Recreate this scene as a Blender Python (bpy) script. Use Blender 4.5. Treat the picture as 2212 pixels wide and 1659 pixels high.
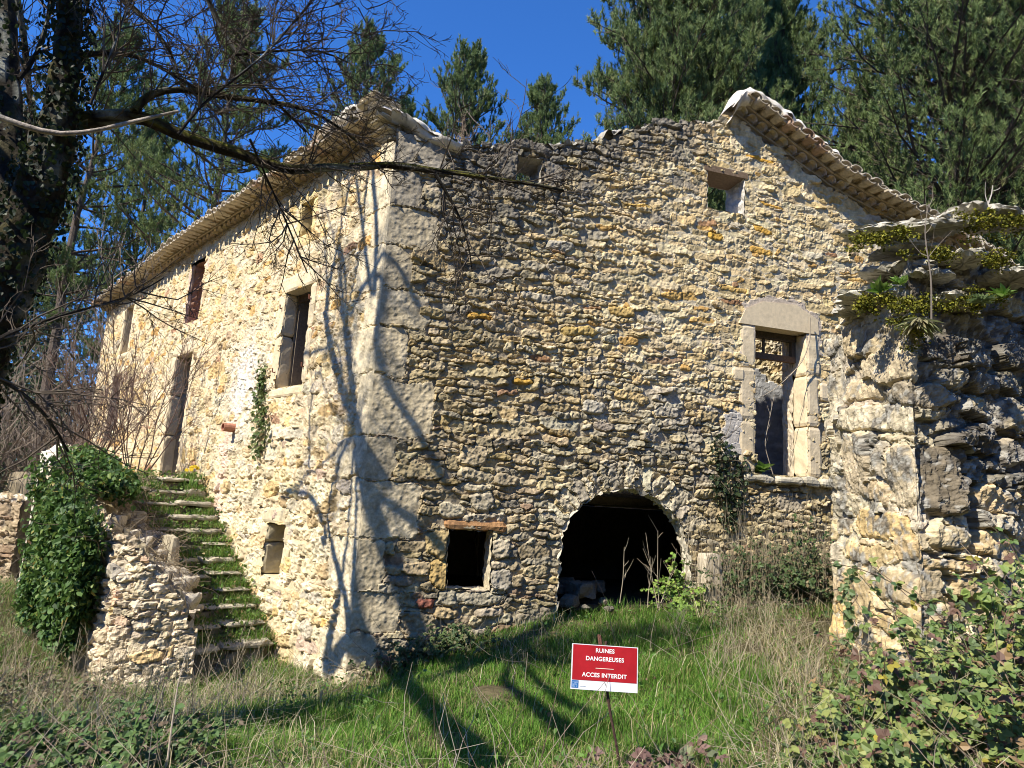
import bpy, math
import numpy as np
from mathutils import Vector, Matrix

for _o in list(bpy.data.objects):
    bpy.data.objects.remove(_o)
SC = bpy.context.scene
COLL = SC.collection

# ------------------------------------------------------------------ camera
F_PX, IMG_W, IMG_H = 1500.0, 2212.0, 1659.0
PITCH, ROLL, EYE = math.radians(9.8), math.radians(3.4), 1.65
_r0 = np.array([1.0, 0, 0]); _u0 = np.array([0, -math.sin(PITCH), math.cos(PITCH)])
FWD = np.array([0, math.cos(PITCH), math.sin(PITCH)])
RGT = math.cos(ROLL) * _r0 + math.sin(ROLL) * _u0
UPV = -math.sin(ROLL) * _r0 + math.cos(ROLL) * _u0
CAM = np.array([0.0, 0.0, EYE])
cam = bpy.data.objects.new('camera', bpy.data.cameras.new('camera'))
COLL.objects.link(cam)
m = Matrix.Identity(4)
for i in range(3):
    m[i][0], m[i][1], m[i][2], m[i][3] = RGT[i], UPV[i], -FWD[i], CAM[i]
cam.matrix_world = m
cam.data.sensor_width = 36.0
cam.data.lens = 36.0 * F_PX / IMG_W
cam.data.clip_start, cam.data.clip_end = 0.05, 2000
SC.camera = cam

# ------------------------------------------------------------------ light
SUN_AZ, SUN_EL = math.radians(-132.5), math.radians(46.0)      # azimuth clockwise from +Y
SUN = np.array([math.sin(SUN_AZ) * math.cos(SUN_EL), math.cos(SUN_AZ) * math.cos(SUN_EL), math.sin(SUN_EL)])
sl = bpy.data.lights.new('sun', 'SUN'); sl.energy = 5.0; sl.angle = math.radians(0.5); sl.color = (1.0, 0.93, 0.80)
so = bpy.data.objects.new('sun', sl); COLL.objects.link(so)
so.rotation_euler = Vector(SUN).to_track_quat('Z', 'Y').to_euler(); so.location = (-20, -18, 30)
W = bpy.data.worlds.new('World'); SC.world = W; W.use_nodes = True
nt = W.node_tree; nt.nodes.clear()
sky = nt.nodes.new('ShaderNodeTexSky'); sky.sky_type = 'NISHITA'; sky.sun_disc = False
sky.sun_elevation = SUN_EL; sky.sun_rotation = SUN_AZ % (2 * math.pi)
sky.altitude = 1500; sky.air_density = 1.0; sky.dust_density = 0.0; sky.ozone_density = 5.0
bg = nt.nodes.new('ShaderNodeBackground'); bg.inputs['Strength'].default_value = 0.085
tint = nt.nodes.new('ShaderNodeVectorMath'); tint.operation = 'MULTIPLY'; tint.inputs[1].default_value = (0.56, 1.20, 1.92)
nt.links.new(sky.outputs[0], tint.inputs[0]); nt.links.new(tint.outputs[0], bg.inputs[0])
wo = nt.nodes.new('ShaderNodeOutputWorld')
nt.links.new(bg.outputs[0], wo.inputs[0])
SC.view_settings.view_transform = 'Standard'; SC.view_settings.look = 'None'
SC.view_settings.exposure = 0.70; SC.view_settings.gamma = 1.0
SC.render.engine = 'CYCLES'
SC.cycles.pixel_filter_type = 'BLACKMAN_HARRIS'; SC.cycles.filter_width = 1.0
SC.cycles.max_bounces = 6; SC.cycles.diffuse_bounces = 3; SC.cycles.glossy_bounces = 2
SC.cycles.transmission_bounces = 3; SC.cycles.transparent_max_bounces = 4

# ------------------------------------------------------------------ helpers
def ray(x, y):
    return FWD + (x - IMG_W / 2) / F_PX * RGT - (y - IMG_H / 2) / F_PX * UPV
def at(x, y, Y):
    q = ray(x, y); return CAM + q * (Y / q[1])
def proj(P):
    d = np.asarray(P) - CAM; z = d @ FWD
    return IMG_W / 2 + F_PX * (d @ RGT) / z, IMG_H / 2 - F_PX * (d @ UPV) / z
CORNER = at(800, 890, 8.7); CORNER[2] = 0.0
_a, _b = math.radians(73.5), math.radians(44.0)
DR = np.array([math.sin(_a), math.cos(_a), 0]); NR = np.array([DR[1], -DR[0], 0])
DL = np.array([-math.sin(_b), math.cos(_b), 0]); NL = np.array([-DL[1], DL[0], 0])
ZUP = np.array([0, 0, 1.0])
def on_plane(x, y, d, n, off=0.0):
    q = ray(x, y); o = CORNER + n * off - CAM
    p = CAM + q * ((o @ n) / (q @ n)); return np.array([(p - CORNER) @ d, p[2]])
def RP(*pts): return np.array([on_plane(x, y, DR, NR) for x, y in pts])
def LP(*pts): return np.array([on_plane(x, y, DL, NL) for x, y in pts])
def R3(u, z, n=0.0): return CORNER + np.multiply.outer(u, DR) + np.multiply.outer(z, ZUP) + np.multiply.outer(n, NR)
def L3(u, z, n=0.0): return CORNER + np.multiply.outer(u, DL) + np.multiply.outer(z, ZUP) + np.multiply.outer(n, NL)
def sstep(a, b, x):
    t = np.clip((x - a) / (b - a), 0, 1); return t * t * (3 - 2 * t)
def unit(v): return v / np.maximum(np.linalg.norm(v, axis=-1, keepdims=True), 1e-9)

class MB:
    """collects vertices, faces and vertex colours; build() links them as one mesh object"""
    def __init__(s): s.V, s.F, s.C, s.n = [], {}, [], 0
    def add(s, V, faces, col):
        V = np.asarray(V, float).reshape(-1, 3)
        if len(V) == 0: return s
        for f in faces:
            f = np.asarray(f, int); s.F.setdefault(f.shape[1], []).append(f + s.n)
        c = np.asarray(col, float)
        s.C.append(np.broadcast_to(c, (len(V), 3)) if c.ndim == 1 else c)
        s.V.append(V); s.n += len(V); return s
    def build(s, name, mat, parent=None, smooth=False):
        V = np.concatenate(s.V); C = np.concatenate(s.C)
        me = bpy.data.meshes.new(name)
        loops, starts, k0 = [], [], 0
        for k, fl in s.F.items():
            f = np.concatenate(fl); loops.append(f.ravel())
            starts.append(k0 + np.arange(len(f)) * k); k0 += f.size
        loops = np.concatenate(loops); starts = np.concatenate(starts)
        me.vertices.add(len(V)); me.vertices.foreach_set('co', V.astype(np.float32).ravel())
        me.loops.add(len(loops)); me.loops.foreach_set('vertex_index', loops.astype(np.int32))
        me.polygons.add(len(starts)); me.polygons.foreach_set('loop_start', starts.astype(np.int32))
        me.polygons.foreach_set('use_smooth', np.full(len(starts), bool(smooth)))
        me.update(calc_edges=True); me.validate()
        at_ = me.color_attributes.new('Col', 'FLOAT_COLOR', 'POINT')
        rgba = np.ones((len(V), 4), np.float32); rgba[:, :3] = np.clip(C, 0, 1)
        at_.data.foreach_set('color', rgba.ravel())
        me.materials.append(mat)
        o = bpy.data.objects.new(name, me); COLL.objects.link(o)
        if parent is not None: o.parent = parent; o.matrix_parent_inverse = Matrix.Translation(-Vector(parent.location)) if parent.type == 'EMPTY' and parent.parent is None else Matrix.Identity(4)
        return o
def tag(o, label=None, cat=None, group=None, kind=None):
    if label: o['label'] = label
    if cat: o['category'] = cat
    if group: o['group'] = group
    if kind: o['kind'] = kind
    return o
def thing(name, label, cat, loc=(0, 0, 0), group=None):
    o = bpy.data.objects.new(name, None); COLL.objects.link(o)
    o.location = loc; o.empty_display_size = 0.2
    return tag(o, label, cat, group)
def dup(root, loc, rotz=0.0, scale=(1, 1, 1), label=None, group=None):
    r = root.copy(); COLL.objects.link(r); r.location = loc; r.rotation_euler = (0, 0, rotz); r.scale = scale
    if label: r['label'] = label
    if group: r['group'] = group
    for ch in list(root.children):
        c = ch.copy(); COLL.objects.link(c); c.parent = r
        for g in list(ch.children):
            d = g.copy(); COLL.objects.link(d); d.parent = c
    return r

def vnoise(shape, rng, scale, px, beta=2.2, aniso=1.0):
    """band limited spectral noise, unit std; scale = feature size in metres, px = (dz, du) metres per sample"""
    nz, nu = shape
    fz = np.fft.fftfreq(nz, px[0])[:, None]; fu = np.fft.rfftfreq(nu, px[1])[None, :]
    k = np.sqrt((fz * aniso) ** 2 + fu ** 2) * scale
    amp = np.where(k > 0, k / (1 + k ** (2 + beta)), 0)
    n = np.fft.irfft2(np.fft.rfft2(rng.standard_normal(shape)) * amp, s=shape)
    return (n - n.mean()) / (n.std() + 1e-9)

def boxes(mb, o, ex, ey, ez, s0, s1, col):
    """box in the frame o,(ex,ey,ez) from s0 to s1"""
    c = np.array([[a, b, d] for d in (0, 1) for b in (0, 1) for a in (0, 1)], float)
    p = np.asarray(s0) + c * (np.asarray(s1) - np.asarray(s0))
    V = o + p[:, :1] * ex + p[:, 1:2] * ey + p[:, 2:] * ez
    mb.add(V, [[[0, 2, 3, 1], [4, 5, 7, 6], [0, 1, 5, 4], [2, 6, 7, 3], [0, 4, 6, 2], [1, 3, 7, 5]]], col)
def tube(mb, pts, rad, sides, col, cap=True):
    pts = np.asarray(pts, float); n = len(pts); rad = np.broadcast_to(np.asarray(rad, float), (n,))
    t = unit(np.gradient(pts, axis=0))
    ref = np.array([0.31, 0.22, 0.92]) if abs(t[0] @ np.array([0.31, 0.22, 0.92])) < 0.93 else np.array([1.0, 0.1, 0])
    a = unit(np.cross(t, ref)); b = np.cross(t, a)
    th = np.arange(sides) / sides * 2 * math.pi
    V = pts[:, None] + rad[:, None, None] * (np.cos(th)[None, :, None] * a[:, None] + np.sin(th)[None, :, None] * b[:, None])
    i = np.arange(n - 1)[:, None] * sides; j = np.arange(sides)[None]; j2 = (j + 1) % sides
    f = np.stack([i + j, i + j2, i + sides + j2, i + sides + j], -1).reshape(-1, 4)
    fs = [f]
    if cap: fs += [np.array([list(range(sides))[::-1]]), np.array([[(n - 1) * sides + q for q in range(sides)]])]
    c = np.asarray(col, float)
    if c.ndim == 2: c = np.repeat(c, sides, axis=0)
    mb.add(V.reshape(-1, 3), fs, c)
def segs(mb, P0, P1, r0, r1, col, sides=3):
    """many straight tapered twigs at once"""
    n = len(P0)
    if n == 0: return
    t = unit(P1 - P0); ref = np.where(np.abs(t[:, 2:3]) < 0.9, np.array([[0, 0, 1.0]]), np.array([[1.0, 0, 0]]))
    a = unit(np.cross(t, ref)); b = np.cross(t, a)
    th = np.arange(sides) / sides * 2 * math.pi
    ring = np.cos(th)[None, :, None] * a[:, None] + np.sin(th)[None, :, None] * b[:, None]
    V = np.concatenate([P0[:, None] + np.reshape(r0, (-1, 1, 1)) * ring, P1[:, None] + np.reshape(r1, (-1, 1, 1)) * ring], 1)
    j = np.arange(sides); j2 = (j + 1) % sides
    f = np.stack([j, j2, j2 + sides, j + sides], -1)[None] + (np.arange(n) * 2 * sides)[:, None, None]
    c = np.asarray(col, float); c = np.broadcast_to(c, (n, 3)) if c.ndim == 1 else c
    mb.add(V.reshape(-1, 3), [f.reshape(-1, 4)], np.repeat(c, 2 * sides, axis=0))
def leaves(mb, P, axis, nrm, size, col, wide=0.36, fold=0.3):
    """folded six-point leaves; axis = direction to the tip, nrm = facing"""
    n = len(P)
    if n == 0: return
    a = unit(axis); b = unit(np.cross(nrm, a)); k = np.cross(a, b)
    L = np.array([[0, 0], [.28, wide], [.68, wide * .85], [1, 0], [.68, -wide * .85], [.28, -wide]])
    s = np.reshape(size, (-1, 1, 1))
    V = P[:, None] + s * (L[None, :, :1] * a[:, None] + L[None, :, 1:] * b[:, None] + (np.abs(L[None, :, 1:]) * fold - .15 * L[None, :, :1] ** 2) * k[:, None])
    i = (np.arange(n) * 6)[:, None]
    f = np.concatenate([i + np.array([[0, 1, 2, 3]]), i + np.array([[0, 3, 4, 5]])])
    c = np.asarray(col, float); c = np.broadcast_to(c, (n, 3)) if c.ndim == 1 else c
    mb.add(V.reshape(-1, 3), [f], np.repeat(c, 6, axis=0))
def blades(mb, P, h, lean, width, col, rng, droop=0.35):
    n = len(P); az = rng.uniform(0, 2 * math.pi, n); f = np.stack([np.cos(az), np.sin(az), np.zeros(n)], 1)
    wv = np.stack([-np.sin(az), np.cos(az), np.zeros(n)], 1)
    tw = rng.uniform(-1, 1, n)[:, None]; wv = unit(wv + tw * f)
    h = np.reshape(h, (-1, 1)); ln = np.reshape(lean, (-1, 1)); w = np.reshape(width, (-1, 1)) / 2
    m1 = P + h * .5 * ZUP + ln * h * .3 * f; tip = P + h * (1 - droop * ln) * ZUP + ln * h * f
    V = np.stack([P - wv * w, P + wv * w, m1 - wv * w * .8, m1 + wv * w * .8, tip], 1)
    i = (np.arange(n) * 5)[:, None]
    c = np.asarray(col, float); c = np.broadcast_to(c, (n, 3)) if c.ndim == 1 else c
    mb.add(V.reshape(-1, 3), [i + np.array([[0, 1, 3, 2]]), i + np.array([[2, 3, 4]])], np.repeat(c, 5, axis=0))

# ------------------------------------------------------------------ materials
def material(name, rough=0.9, grain=None, bump=None, trans=0.0, spec=0.2, metallic=0.0):
    """vertex colour times a fine grain, with a fine bump; grain/bump = (scale, strength)"""
    m = bpy.data.materials.new(name); m.use_nodes = True; t = m.node_tree; N = t.nodes; Lk = t.links
    b = N['Principled BSDF']; b.inputs['Roughness'].default_value = rough; b.inputs['Metallic'].default_value = metallic
    b.inputs['Specular IOR Level'].default_value = spec
    a = N.new('ShaderNodeAttribute'); a.attribute_name = 'Col'; out = a.outputs['Color']
    tc = N.new('ShaderNodeTexCoord')
    if grain:
        n = N.new('ShaderNodeTexNoise'); n.inputs['Scale'].default_value = grain[0]; n.inputs['Detail'].default_value = 5
        n.inputs['Roughness'].default_value = 0.65
        Lk.new(tc.outputs['Object'], n.inputs['Vector'])
        r = N.new('ShaderNodeMapRange'); r.inputs[1].default_value = 0.3; r.inputs[2].default_value = 0.7
        r.inputs[3].default_value = 1 - grain[1]; r.inputs[4].default_value = 1 + grain[1]
        Lk.new(n.outputs[0], r.inputs[0])
        x = N.new('ShaderNodeVectorMath'); x.operation = 'SCALE'; Lk.new(out, x.inputs[0]); Lk.new(r.outputs[0], x.inputs['Scale'])
        out = x.outputs[0]
    Lk.new(out, b.inputs['Base Color'])
    if bump:
        n = N.new('ShaderNodeTexNoise'); n.inputs['Scale'].default_value = bump[0]; n.inputs['Detail'].default_value = 6
        n.inputs['Roughness'].default_value = 0.7
        Lk.new(tc.outputs['Object'], n.inputs['Vector'])
        bp = N.new('ShaderNodeBump'); bp.inputs['Strength'].default_value = bump[1]; bp.inputs['Distance'].default_value = 0.02
        Lk.new(n.outputs[0], bp.inputs['Height']); Lk.new(bp.outputs[0], b.inputs['Normal'])
    if trans > 0:
        tr = N.new('ShaderNodeBsdfTranslucent'); mx = N.new('ShaderNodeMixShader'); mx.inputs[0].default_value = trans
        Lk.new(out, tr.inputs['Color']); Lk.new(b.outputs[0], mx.inputs[1]); Lk.new(tr.outputs[0], mx.inputs[2])
        Lk.new(mx.outputs[0], N['Material Output'].inputs['Surface'])
    return m
M_STONE = material('rubble_stone', .92, (40, .22), (60, .22), spec=.12)
M_DRESSED = material('dressed_stone', .9, (16, .14), (40, .16), spec=.12)
M_TILE = material('clay_tile', .88, (16, .3), (50, .35), spec=.15)
M_MORTAR = material('lime_mortar', .95, (14, .14), (35, .35), spec=.1)
M_WOOD = material('weathered_wood', .85, (30, .3), (60, .3), spec=.15)
M_BARK = material('bark', .95, (30, .45), (45, .9), spec=.1)
M_TWIG = material('twig', .9, spec=.1)
M_LEAF = material('leaf', .55, trans=.3, spec=.35)
M_NEEDLE = material('needles', .6, trans=.3, spec=.3)
M_GRASS = material('grass_blade', .65, trans=.35, spec=.2)
M_STRAW = material('straw', .8, trans=.2, spec=.15)
M_SOIL = material('soil', .98, (9, .4), (18, .8), spec=.05)
M_PLASTER = material('old_plaster', .95, (5, .3), (20, .4), spec=.08)
M_PAINT = material('sign_print', .5, (9, .16), (6, .05), spec=.3)
M_RUST = material('rusty_iron', .85, (60, .35), (120, .4), spec=.25)
M_ROCK = material('weathered_rock', .96, (16, .34), (26, .75), spec=.08)
M_MOSS = material('moss', .95, (60, .35), (90, .8), spec=.05)
# ------------------------------------------------------------------ ground
GP = np.array([(0, 0, 0), (0, 4.3, 0), (-2, 4.3, -.12), (-4, 4.5, -.25), (-6, 5, -.35), (2, 4.5, .05), (4, 4.5, .35), (-1.8, 8.3, -.66), (-1.2, 8.75, -.42),
    (-.43, 9.0, .03), (.75, 9.3, .22), (1.7, 9.6, .3), (2.7, 9.85, .4), (3.5, 5.9, .25), (3.4, 8.5, .48), (4.6, 9.8, .6), (-3.9, 9.1, -.78), (-5, 8.2, -.74), (-3.2, 8.6, -.74), (-2.6, 8.9, -.74), (-7, 8.5, -.55),
    (-8, 12, -.2), (-11, 13, -.1), (0, 7, -.08), (1.5, 7, .1), (-2, 6.7, -.42), (-20, 20, -.3), (20, 20, 1), (0, 40, 1), (0, -20, 0), (-30, 60, 0), (40, 60, 2), (8, 6, .6)])
def ground_z(x, y):
    x = np.asarray(x, float); y = np.asarray(y, float)
    d = (x[..., None] - GP[:, 0]) ** 2 + (y[..., None] - GP[:, 1]) ** 2
    w = 1 / (d + .35) ** 1.6
    return (w * GP[:, 2]).sum(-1) / w.sum(-1)
def on_ground(x, y):
    x = np.asarray(x, float); y = np.asarray(y, float); return np.stack([x, y, ground_z(x, y)], -1)
def pix_ground(px, py):
    q = ray(px, py); s = 2.0
    for _ in range(60):
        p = CAM + q * s; s += (p[2] - float(ground_z(p[0], p[1]))) * .5 / max(-q[2], .05)
    return CAM + q * s
rng = np.random.default_rng(3)
gx = np.concatenate([-np.geomspace(160, 14, 22), np.arange(-13.5, 9, .16), np.geomspace(9.2, 160, 22)])
gy = np.concatenate([-np.geomspace(60, 2, 10), np.arange(-1.5, 16, .16), np.geomspace(16.5, 400, 26)])
X, Y = np.meshgrid(gx, gy); Zg = ground_z(X, Y)
near = (np.abs(X + 2) < 12) & (Y > -1) & (Y < 16)
Zg = Zg + np.where(near, .025 * vnoise(X.shape, rng, 1.2, (.16, .16)), 0) - .02
idx = np.arange(X.size).reshape(X.shape)
q = np.stack([idx[:-1, :-1], idx[:-1, 1:], idx[1:, 1:], idx[1:, :-1]], -1).reshape(-1, 4)
nn = vnoise(X.shape, rng, .8, (.16, .16))
gc = np.array([.10, .085, .045]) + np.clip(nn, -1.5, 1.5)[..., None] * np.array([.025, .018, .012])
tag(MB().add(np.stack([X, Y, Zg], -1), [q], np.clip(gc.reshape(-1, 3), .02, 1)).build('ground', M_SOIL, smooth=True), kind='structure')

# unseen hill ring added behind and beside the viewer to cut low sky light
az_ = np.radians(np.arange(58, 303, 3.0)); rr_ = np.array([48, 56, 66, 78, 95, 140.0]); hh_ = np.array([-1.5, 6, 17, 27, 33, 34.0])
A_, R_ = np.meshgrid(az_, rr_); H_ = np.repeat(hh_[:, None], len(az_), 1); end_ = np.clip(np.minimum(A_ - az_[0], az_[-1] - A_) / .5, 0, 1)
H_ = H_ * (.25 + .75 * end_) * (1 + .12 * np.sin(A_ * 5) + .07 * np.sin(A_ * 11 + 1)) + 1.2 * vnoise(H_.shape, rng, 9, (9, 3.5)) * (H_ > 0)
i = np.arange(A_.size).reshape(A_.shape); f = np.stack([i[:-1, :-1], i[:-1, 1:], i[1:, 1:], i[1:, :-1]], -1).reshape(-1, 4)
tag(MB().add(np.stack([R_ * np.sin(A_), R_ * np.cos(A_), H_], -1), [f], np.array([.05, .06, .025]) * rng.uniform(.7, 1.3, (A_.size, 1))).build('sky_blocker_hill', M_SOIL), kind='structure')

# ------------------------------------------------------------------ rubble masonry relief
class Field:
    def __init__(s, u0, u1, z0, z1, du, dz, seed, warp=.014):
        s.rng = np.random.default_rng(seed)
        s.u = np.linspace(u0, u1, int(round((u1 - u0) / du)) + 1); s.z = np.linspace(z0, z1, int(round((z1 - z0) / dz)) + 1)
        s.du, s.dz = s.u[1] - s.u[0], s.z[1] - s.z[0]
        s.U, s.Z = np.meshgrid(s.u, s.z); sh = s.U.shape; s.px = (s.dz, s.du)
        s.wu = s.U + warp * vnoise(sh, s.rng, .22, s.px) + warp * .3 * vnoise(sh, s.rng, .07, s.px)
        s.wz = s.Z + warp * .7 * vnoise(sh, s.rng, .25, s.px) + warp * .22 * vnoise(sh, s.rng, .07, s.px) + .02 * vnoise(sh, s.rng, 1.6, s.px)
        s.D = np.full(sh, 9.0); s.K = np.full(sh, 9.0); s.ID = np.full(sh, -1); s.S = []
    def stamp(s, cu, cz, w, h, col, hgt, rot=0.0, p=3.0, pri=1.0, tilt=(0, 0), edge=.012, rough=1.0):
        k = len(s.S); r = .75 * (w * abs(math.cos(rot)) + h * abs(math.sin(rot))) + .03; r2 = .75 * (h * abs(math.cos(rot)) + w * abs(math.sin(rot))) + .03
        i0, i1 = np.searchsorted(s.u, [cu - r, cu + r]); j0, j1 = np.searchsorted(s.z, [cz - r2, cz + r2])
        s.S.append((cu, cz, w, h, hgt, tilt[0], tilt[1], edge, rough, *col))
        if i1 <= i0 or j1 <= j0: return
        sl = np.s_[j0:j1, i0:i1]
        a = s.wu[sl] - cu; b = s.wz[sl] - cz
        if rot: a, b = a * math.cos(rot) + b * math.sin(rot), -a * math.sin(rot) + b * math.cos(rot)
        d = ((np.abs(a) / (w / 2)) ** p + (np.abs(b) / (h / 2)) ** p) ** (1 / p)
        key = np.where(d < 1, d - 5, d) if pri < .7 else d * pri
        m = key < s.K[sl]; s.K[sl] = np.where(m, key, s.K[sl])
        s.D[sl] = np.where(m, d, s.D[sl]); s.ID[sl] = np.where(m, k, s.ID[sl])
    def courses(s, hfun, afun, colfun, hgtfun, shrink=.95, wav=.02, tilt=.12, rotv=.07, wmax=.6):
        g = s.rng; z = s.z[0] - .05; ph = g.uniform(0, 6, 3)
        while z < s.z[-1] + .05:
            hm = hfun(z); hr = hm * g.uniform(.6, 1.45); u = s.u[0] - g.uniform(0, .3)
            while u < s.u[-1] + .1:
                ha = hr * g.uniform(.8, 1.12); w = min(max(ha * afun(u, z) * g.lognormal(0, .42), .05), wmax)
                cz = z + hr / 2 + wav * math.sin(u * 1.7 + ph[0] + z * .6) + wav * .6 * math.sin(u * 4.1 + ph[1] + z * 2)
                cu = u + w / 2; t = g.random()
                if t < .16 and hr > hm * .9:                      # two thin stones on top of each other
                    f = g.uniform(.35, .65)
                    for zz, h2 in ((cz - hr / 2 + hr * f / 2, hr * f), (cz + hr / 2 - hr * (1 - f) / 2, hr * (1 - f))):
                        s.stamp(cu, zz, w * shrink, h2 * shrink, colfun(cu, zz, g), hgtfun(cu, zz, g), g.normal(0, rotv), g.uniform(2.2, 4.5), 1.0, g.normal(0, tilt, 2))
                else:
                    if t > .9: ha *= 1.7; w *= 1.2; pri = .82
                    else: pri = 1.0
                    s.stamp(cu, cz, w * shrink, ha * shrink, colfun(cu, cz, g), hgtfun(cu, cz, g), g.normal(0, rotv), g.uniform(2.1, 4.5), pri, g.normal(0, tilt, 2))
                u += w
            z += hr
    def solve(s, mort_h, mort_c, rough=.006, stain=None):
        S = np.array(s.S); sh = s.U.shape; k = np.clip(s.ID, 0, None)
        g = lambda i: S[k, i]
        inside = (s.D < 1) & (s.ID >= 0)
        e = np.clip((1 - s.D) * np.minimum(g(2), g(3)) / 2 / g(7), 0, 1); pr = np.sqrt(1 - (1 - e) ** 2)
        n1 = vnoise(sh, s.rng, .09, s.px); n2 = vnoise(sh, s.rng, .2, s.px, aniso=1.6); n3 = vnoise(sh, s.rng, .05, s.px)
        face = g(4) * pr + (g(5) * (s.U - g(0)) + g(6) * (s.Z - g(1))) * pr + g(8) * rough * (n1 * .8 - np.abs(n2) * .9 + n3 * .35) * (.4 + .6 * e)
        mh = (mort_h(s.U, s.Z) if callable(mort_h) else mort_h) + rough * (.5 * n1 + .8 * n2)
        s.H = np.where(inside, np.maximum(face + np.minimum(mh, 0), mh * .999 - .002), mh)
        mc = mort_c(s.U, s.Z) if callable(mort_c) else np.broadcast_to(np.array(mort_c), sh + (3,))
        c = S[k, 9:12] * (1 + .09 * n2 + .07 * n1)[..., None]
        blotch = vnoise(sh, s.rng, .3, s.px)
        c = c * (1 + .06 * blotch)[..., None]
        s.C = np.where(inside[..., None], c, mc * (1 + .07 * n1 + .05 * blotch)[..., None])
        s.inside = inside; s.S_ = S; s.k = k
        if stain: s.C = stain(s, s.C)
    def keep(s, top=None, holes=(), cut=.0):
        """which vertices belong to the wall: whole stones under the top line, mortar a little lower, nothing in the holes"""
        ok = np.ones(s.U.shape, bool)
        if top is not None:
            cz = np.where(s.inside, s.S_[s.k, 1], s.Z + .05); cu = np.where(s.inside, s.S_[s.k, 0], s.U)
            ok &= (cz < top(cu)) & (s.Z < top(s.U) + .1)
        for p in holes: ok &= ~in_poly(s.U, s.Z, p)
        return ok
    def mesh(s, mb, mapf, ok, ret=False):
        P = mapf(s.U, s.Z, s.H); idx = np.arange(s.U.size).reshape(s.U.shape)
        q = np.stack([idx[:-1, :-1], idx[:-1, 1:], idx[1:, 1:], idx[1:, :-1]], -1)
        f = ok[:-1, :-1] & ok[:-1, 1:] & ok[1:, 1:] & ok[1:, :-1]
        q = q[f].reshape(-1, 4); used = np.zeros(s.U.size, bool); used[q.ravel()] = True
        new = np.cumsum(used) - 1
        mb.add(P.reshape(-1, 3)[used], [new[q]], s.C.reshape(-1, 3)[used])
def in_poly(x, y, poly):
    x = np.asarray(x); r = np.zeros(x.shape, bool); p = np.asarray(poly)
    for (x0, y0), (x1, y1) in zip(p, np.roll(p, -1, 0)):
        c = (y0 > y) != (y1 > y)
        with np.errstate(divide='ignore', invalid='ignore'):
            r ^= c & (x < (x1 - x0) * (y - y0) / (y1 - y0 + 1e-12) + x0)
    return r
def pick(g, pal):
    w = np.array([p[0] for p in pal]); i = g.choice(len(pal), p=w / w.sum())
    return np.array(pal[i][1]) * np.array([1.0, .945, .83]) * g.uniform(.82, 1.15) * (1 + g.normal(0, .012, 3))

# openings, read off the photograph and put on the two facade planes: (u along the wall, z)
def quad(pts): return np.array(pts)
def rect_of(p):          # straighten a measured quad: left, right, bottom, top
    u0, u1 = sorted([(p[0][0] + p[3][0]) / 2, (p[1][0] + p[2][0]) / 2]); z1 = (p[0][1] + p[1][1]) / 2; z0 = (p[2][1] + p[3][1]) / 2
    return np.array([(u0, z0), (u1, z0), (u1, z1), (u0, z1)])
O_DOOR = rect_of(RP((1633, 702), (1741, 723), (1742, 1027), (1629, 1024)))
O_ATTIC = rect_of(RP((1528, 370), (1611, 379), (1604, 464), (1526, 450)))
O_WIN = rect_of(RP((965, 1140), (1061, 1146), (1058, 1275), (966, 1272)))
O_HIGH = rect_of(RP((1116, 338), (1170, 345), (1168, 397), (1116, 392)))
_ar = RP((1203, 1345), (1203, 1298), (1208, 1220), (1214, 1148), (1229, 1120), (1262, 1086), (1300, 1064), (1357, 1054), (1405, 1068), (1440, 1096), (1468, 1128), (1480, 1160), (1490, 1210), (1490, 1280), (1490, 1345))
O_ARCH = np.array([(u, z - .25 if i in (0, len(_ar) - 1) else z) for i, (u, z) in enumerate(_ar)])
O_W1 = rect_of(LP((620, 638), (675, 611), (653, 826), (598, 842)))
O_UP = rect_of(LP((655, 443), (680, 430), (673, 499), (650, 513)))
O_TALL = rect_of(LP((418, 571), (447, 553), (430, 688), (398, 700)))
O_FAR = rect_of(LP((271, 670), (287, 659), (281, 757), (262, 765)))
O_LOW = rect_of(LP((244, 817), (264, 804), (244, 946), (227, 957)))
O_LDOOR = rect_of(LP((386, 774), (421, 755), (379, 1026), (342, 1027)))
O_SMALL = rect_of(LP((581, 1132), (616, 1132), (604, 1246), (567, 1244)))

HOUSE = thing('stone_house', 'roofless ruined two-storey house of yellow rubble stone with tiled eaves', 'house', tuple(CORNER))

# --- gable wall (right facade)
TOP_R = RP((866, 268), (890, 276), (918, 298), (957, 298), (1060, 312), (1098, 318), (1190, 308), (1222, 304), (1275, 306), (1300, 290), (1321, 276), (1435, 264), (1555, 257), (1581, 246), (1789, 402), (1948, 490), (2058, 560), (2160, 625))
def top_r(u): return np.interp(u, TOP_R[:, 0], TOP_R[:, 1])
fR = Field(0, 9.7, -1.0, 8.15, .0125, .0125, 11)
PAL_TAN = [(5, (.54, .46, .30)), (4, (.62, .54, .38)), (2, (.49, .43, .31)), (1.0, (.52, .42, .24)), (.5, (.46, .42, .34)), (.12, (.36, .24, .16))]
PAL_GOLD = [(5, (.57, .47, .29)), (4, (.63, .55, .38)), (1.6, (.55, .43, .24)), (.3, (.50, .33, .13)), (.8, (.5, .46, .37)), (.1, (.36, .22, .13))]
PAL_GREY = [(4, (.46, .425, .34)), (3, (.53, .49, .39)), (3, (.40, .37, .31)), (1.0, (.5, .43, .29)), (.15, (.37, .27, .19))]
PAL_DARK = [(4, (.27, .25, .20)), (3, (.35, .32, .25)), (2, (.21, .2, .17)), (2, (.43, .38, .28))]
PAL_BROWN = [(4, (.44, .37, .26)), (3, (.51, .44, .31)), (1.2, (.36, .27, .2)), (2, (.40, .36, .29)), (.2, (.32, .18, .13))]
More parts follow.
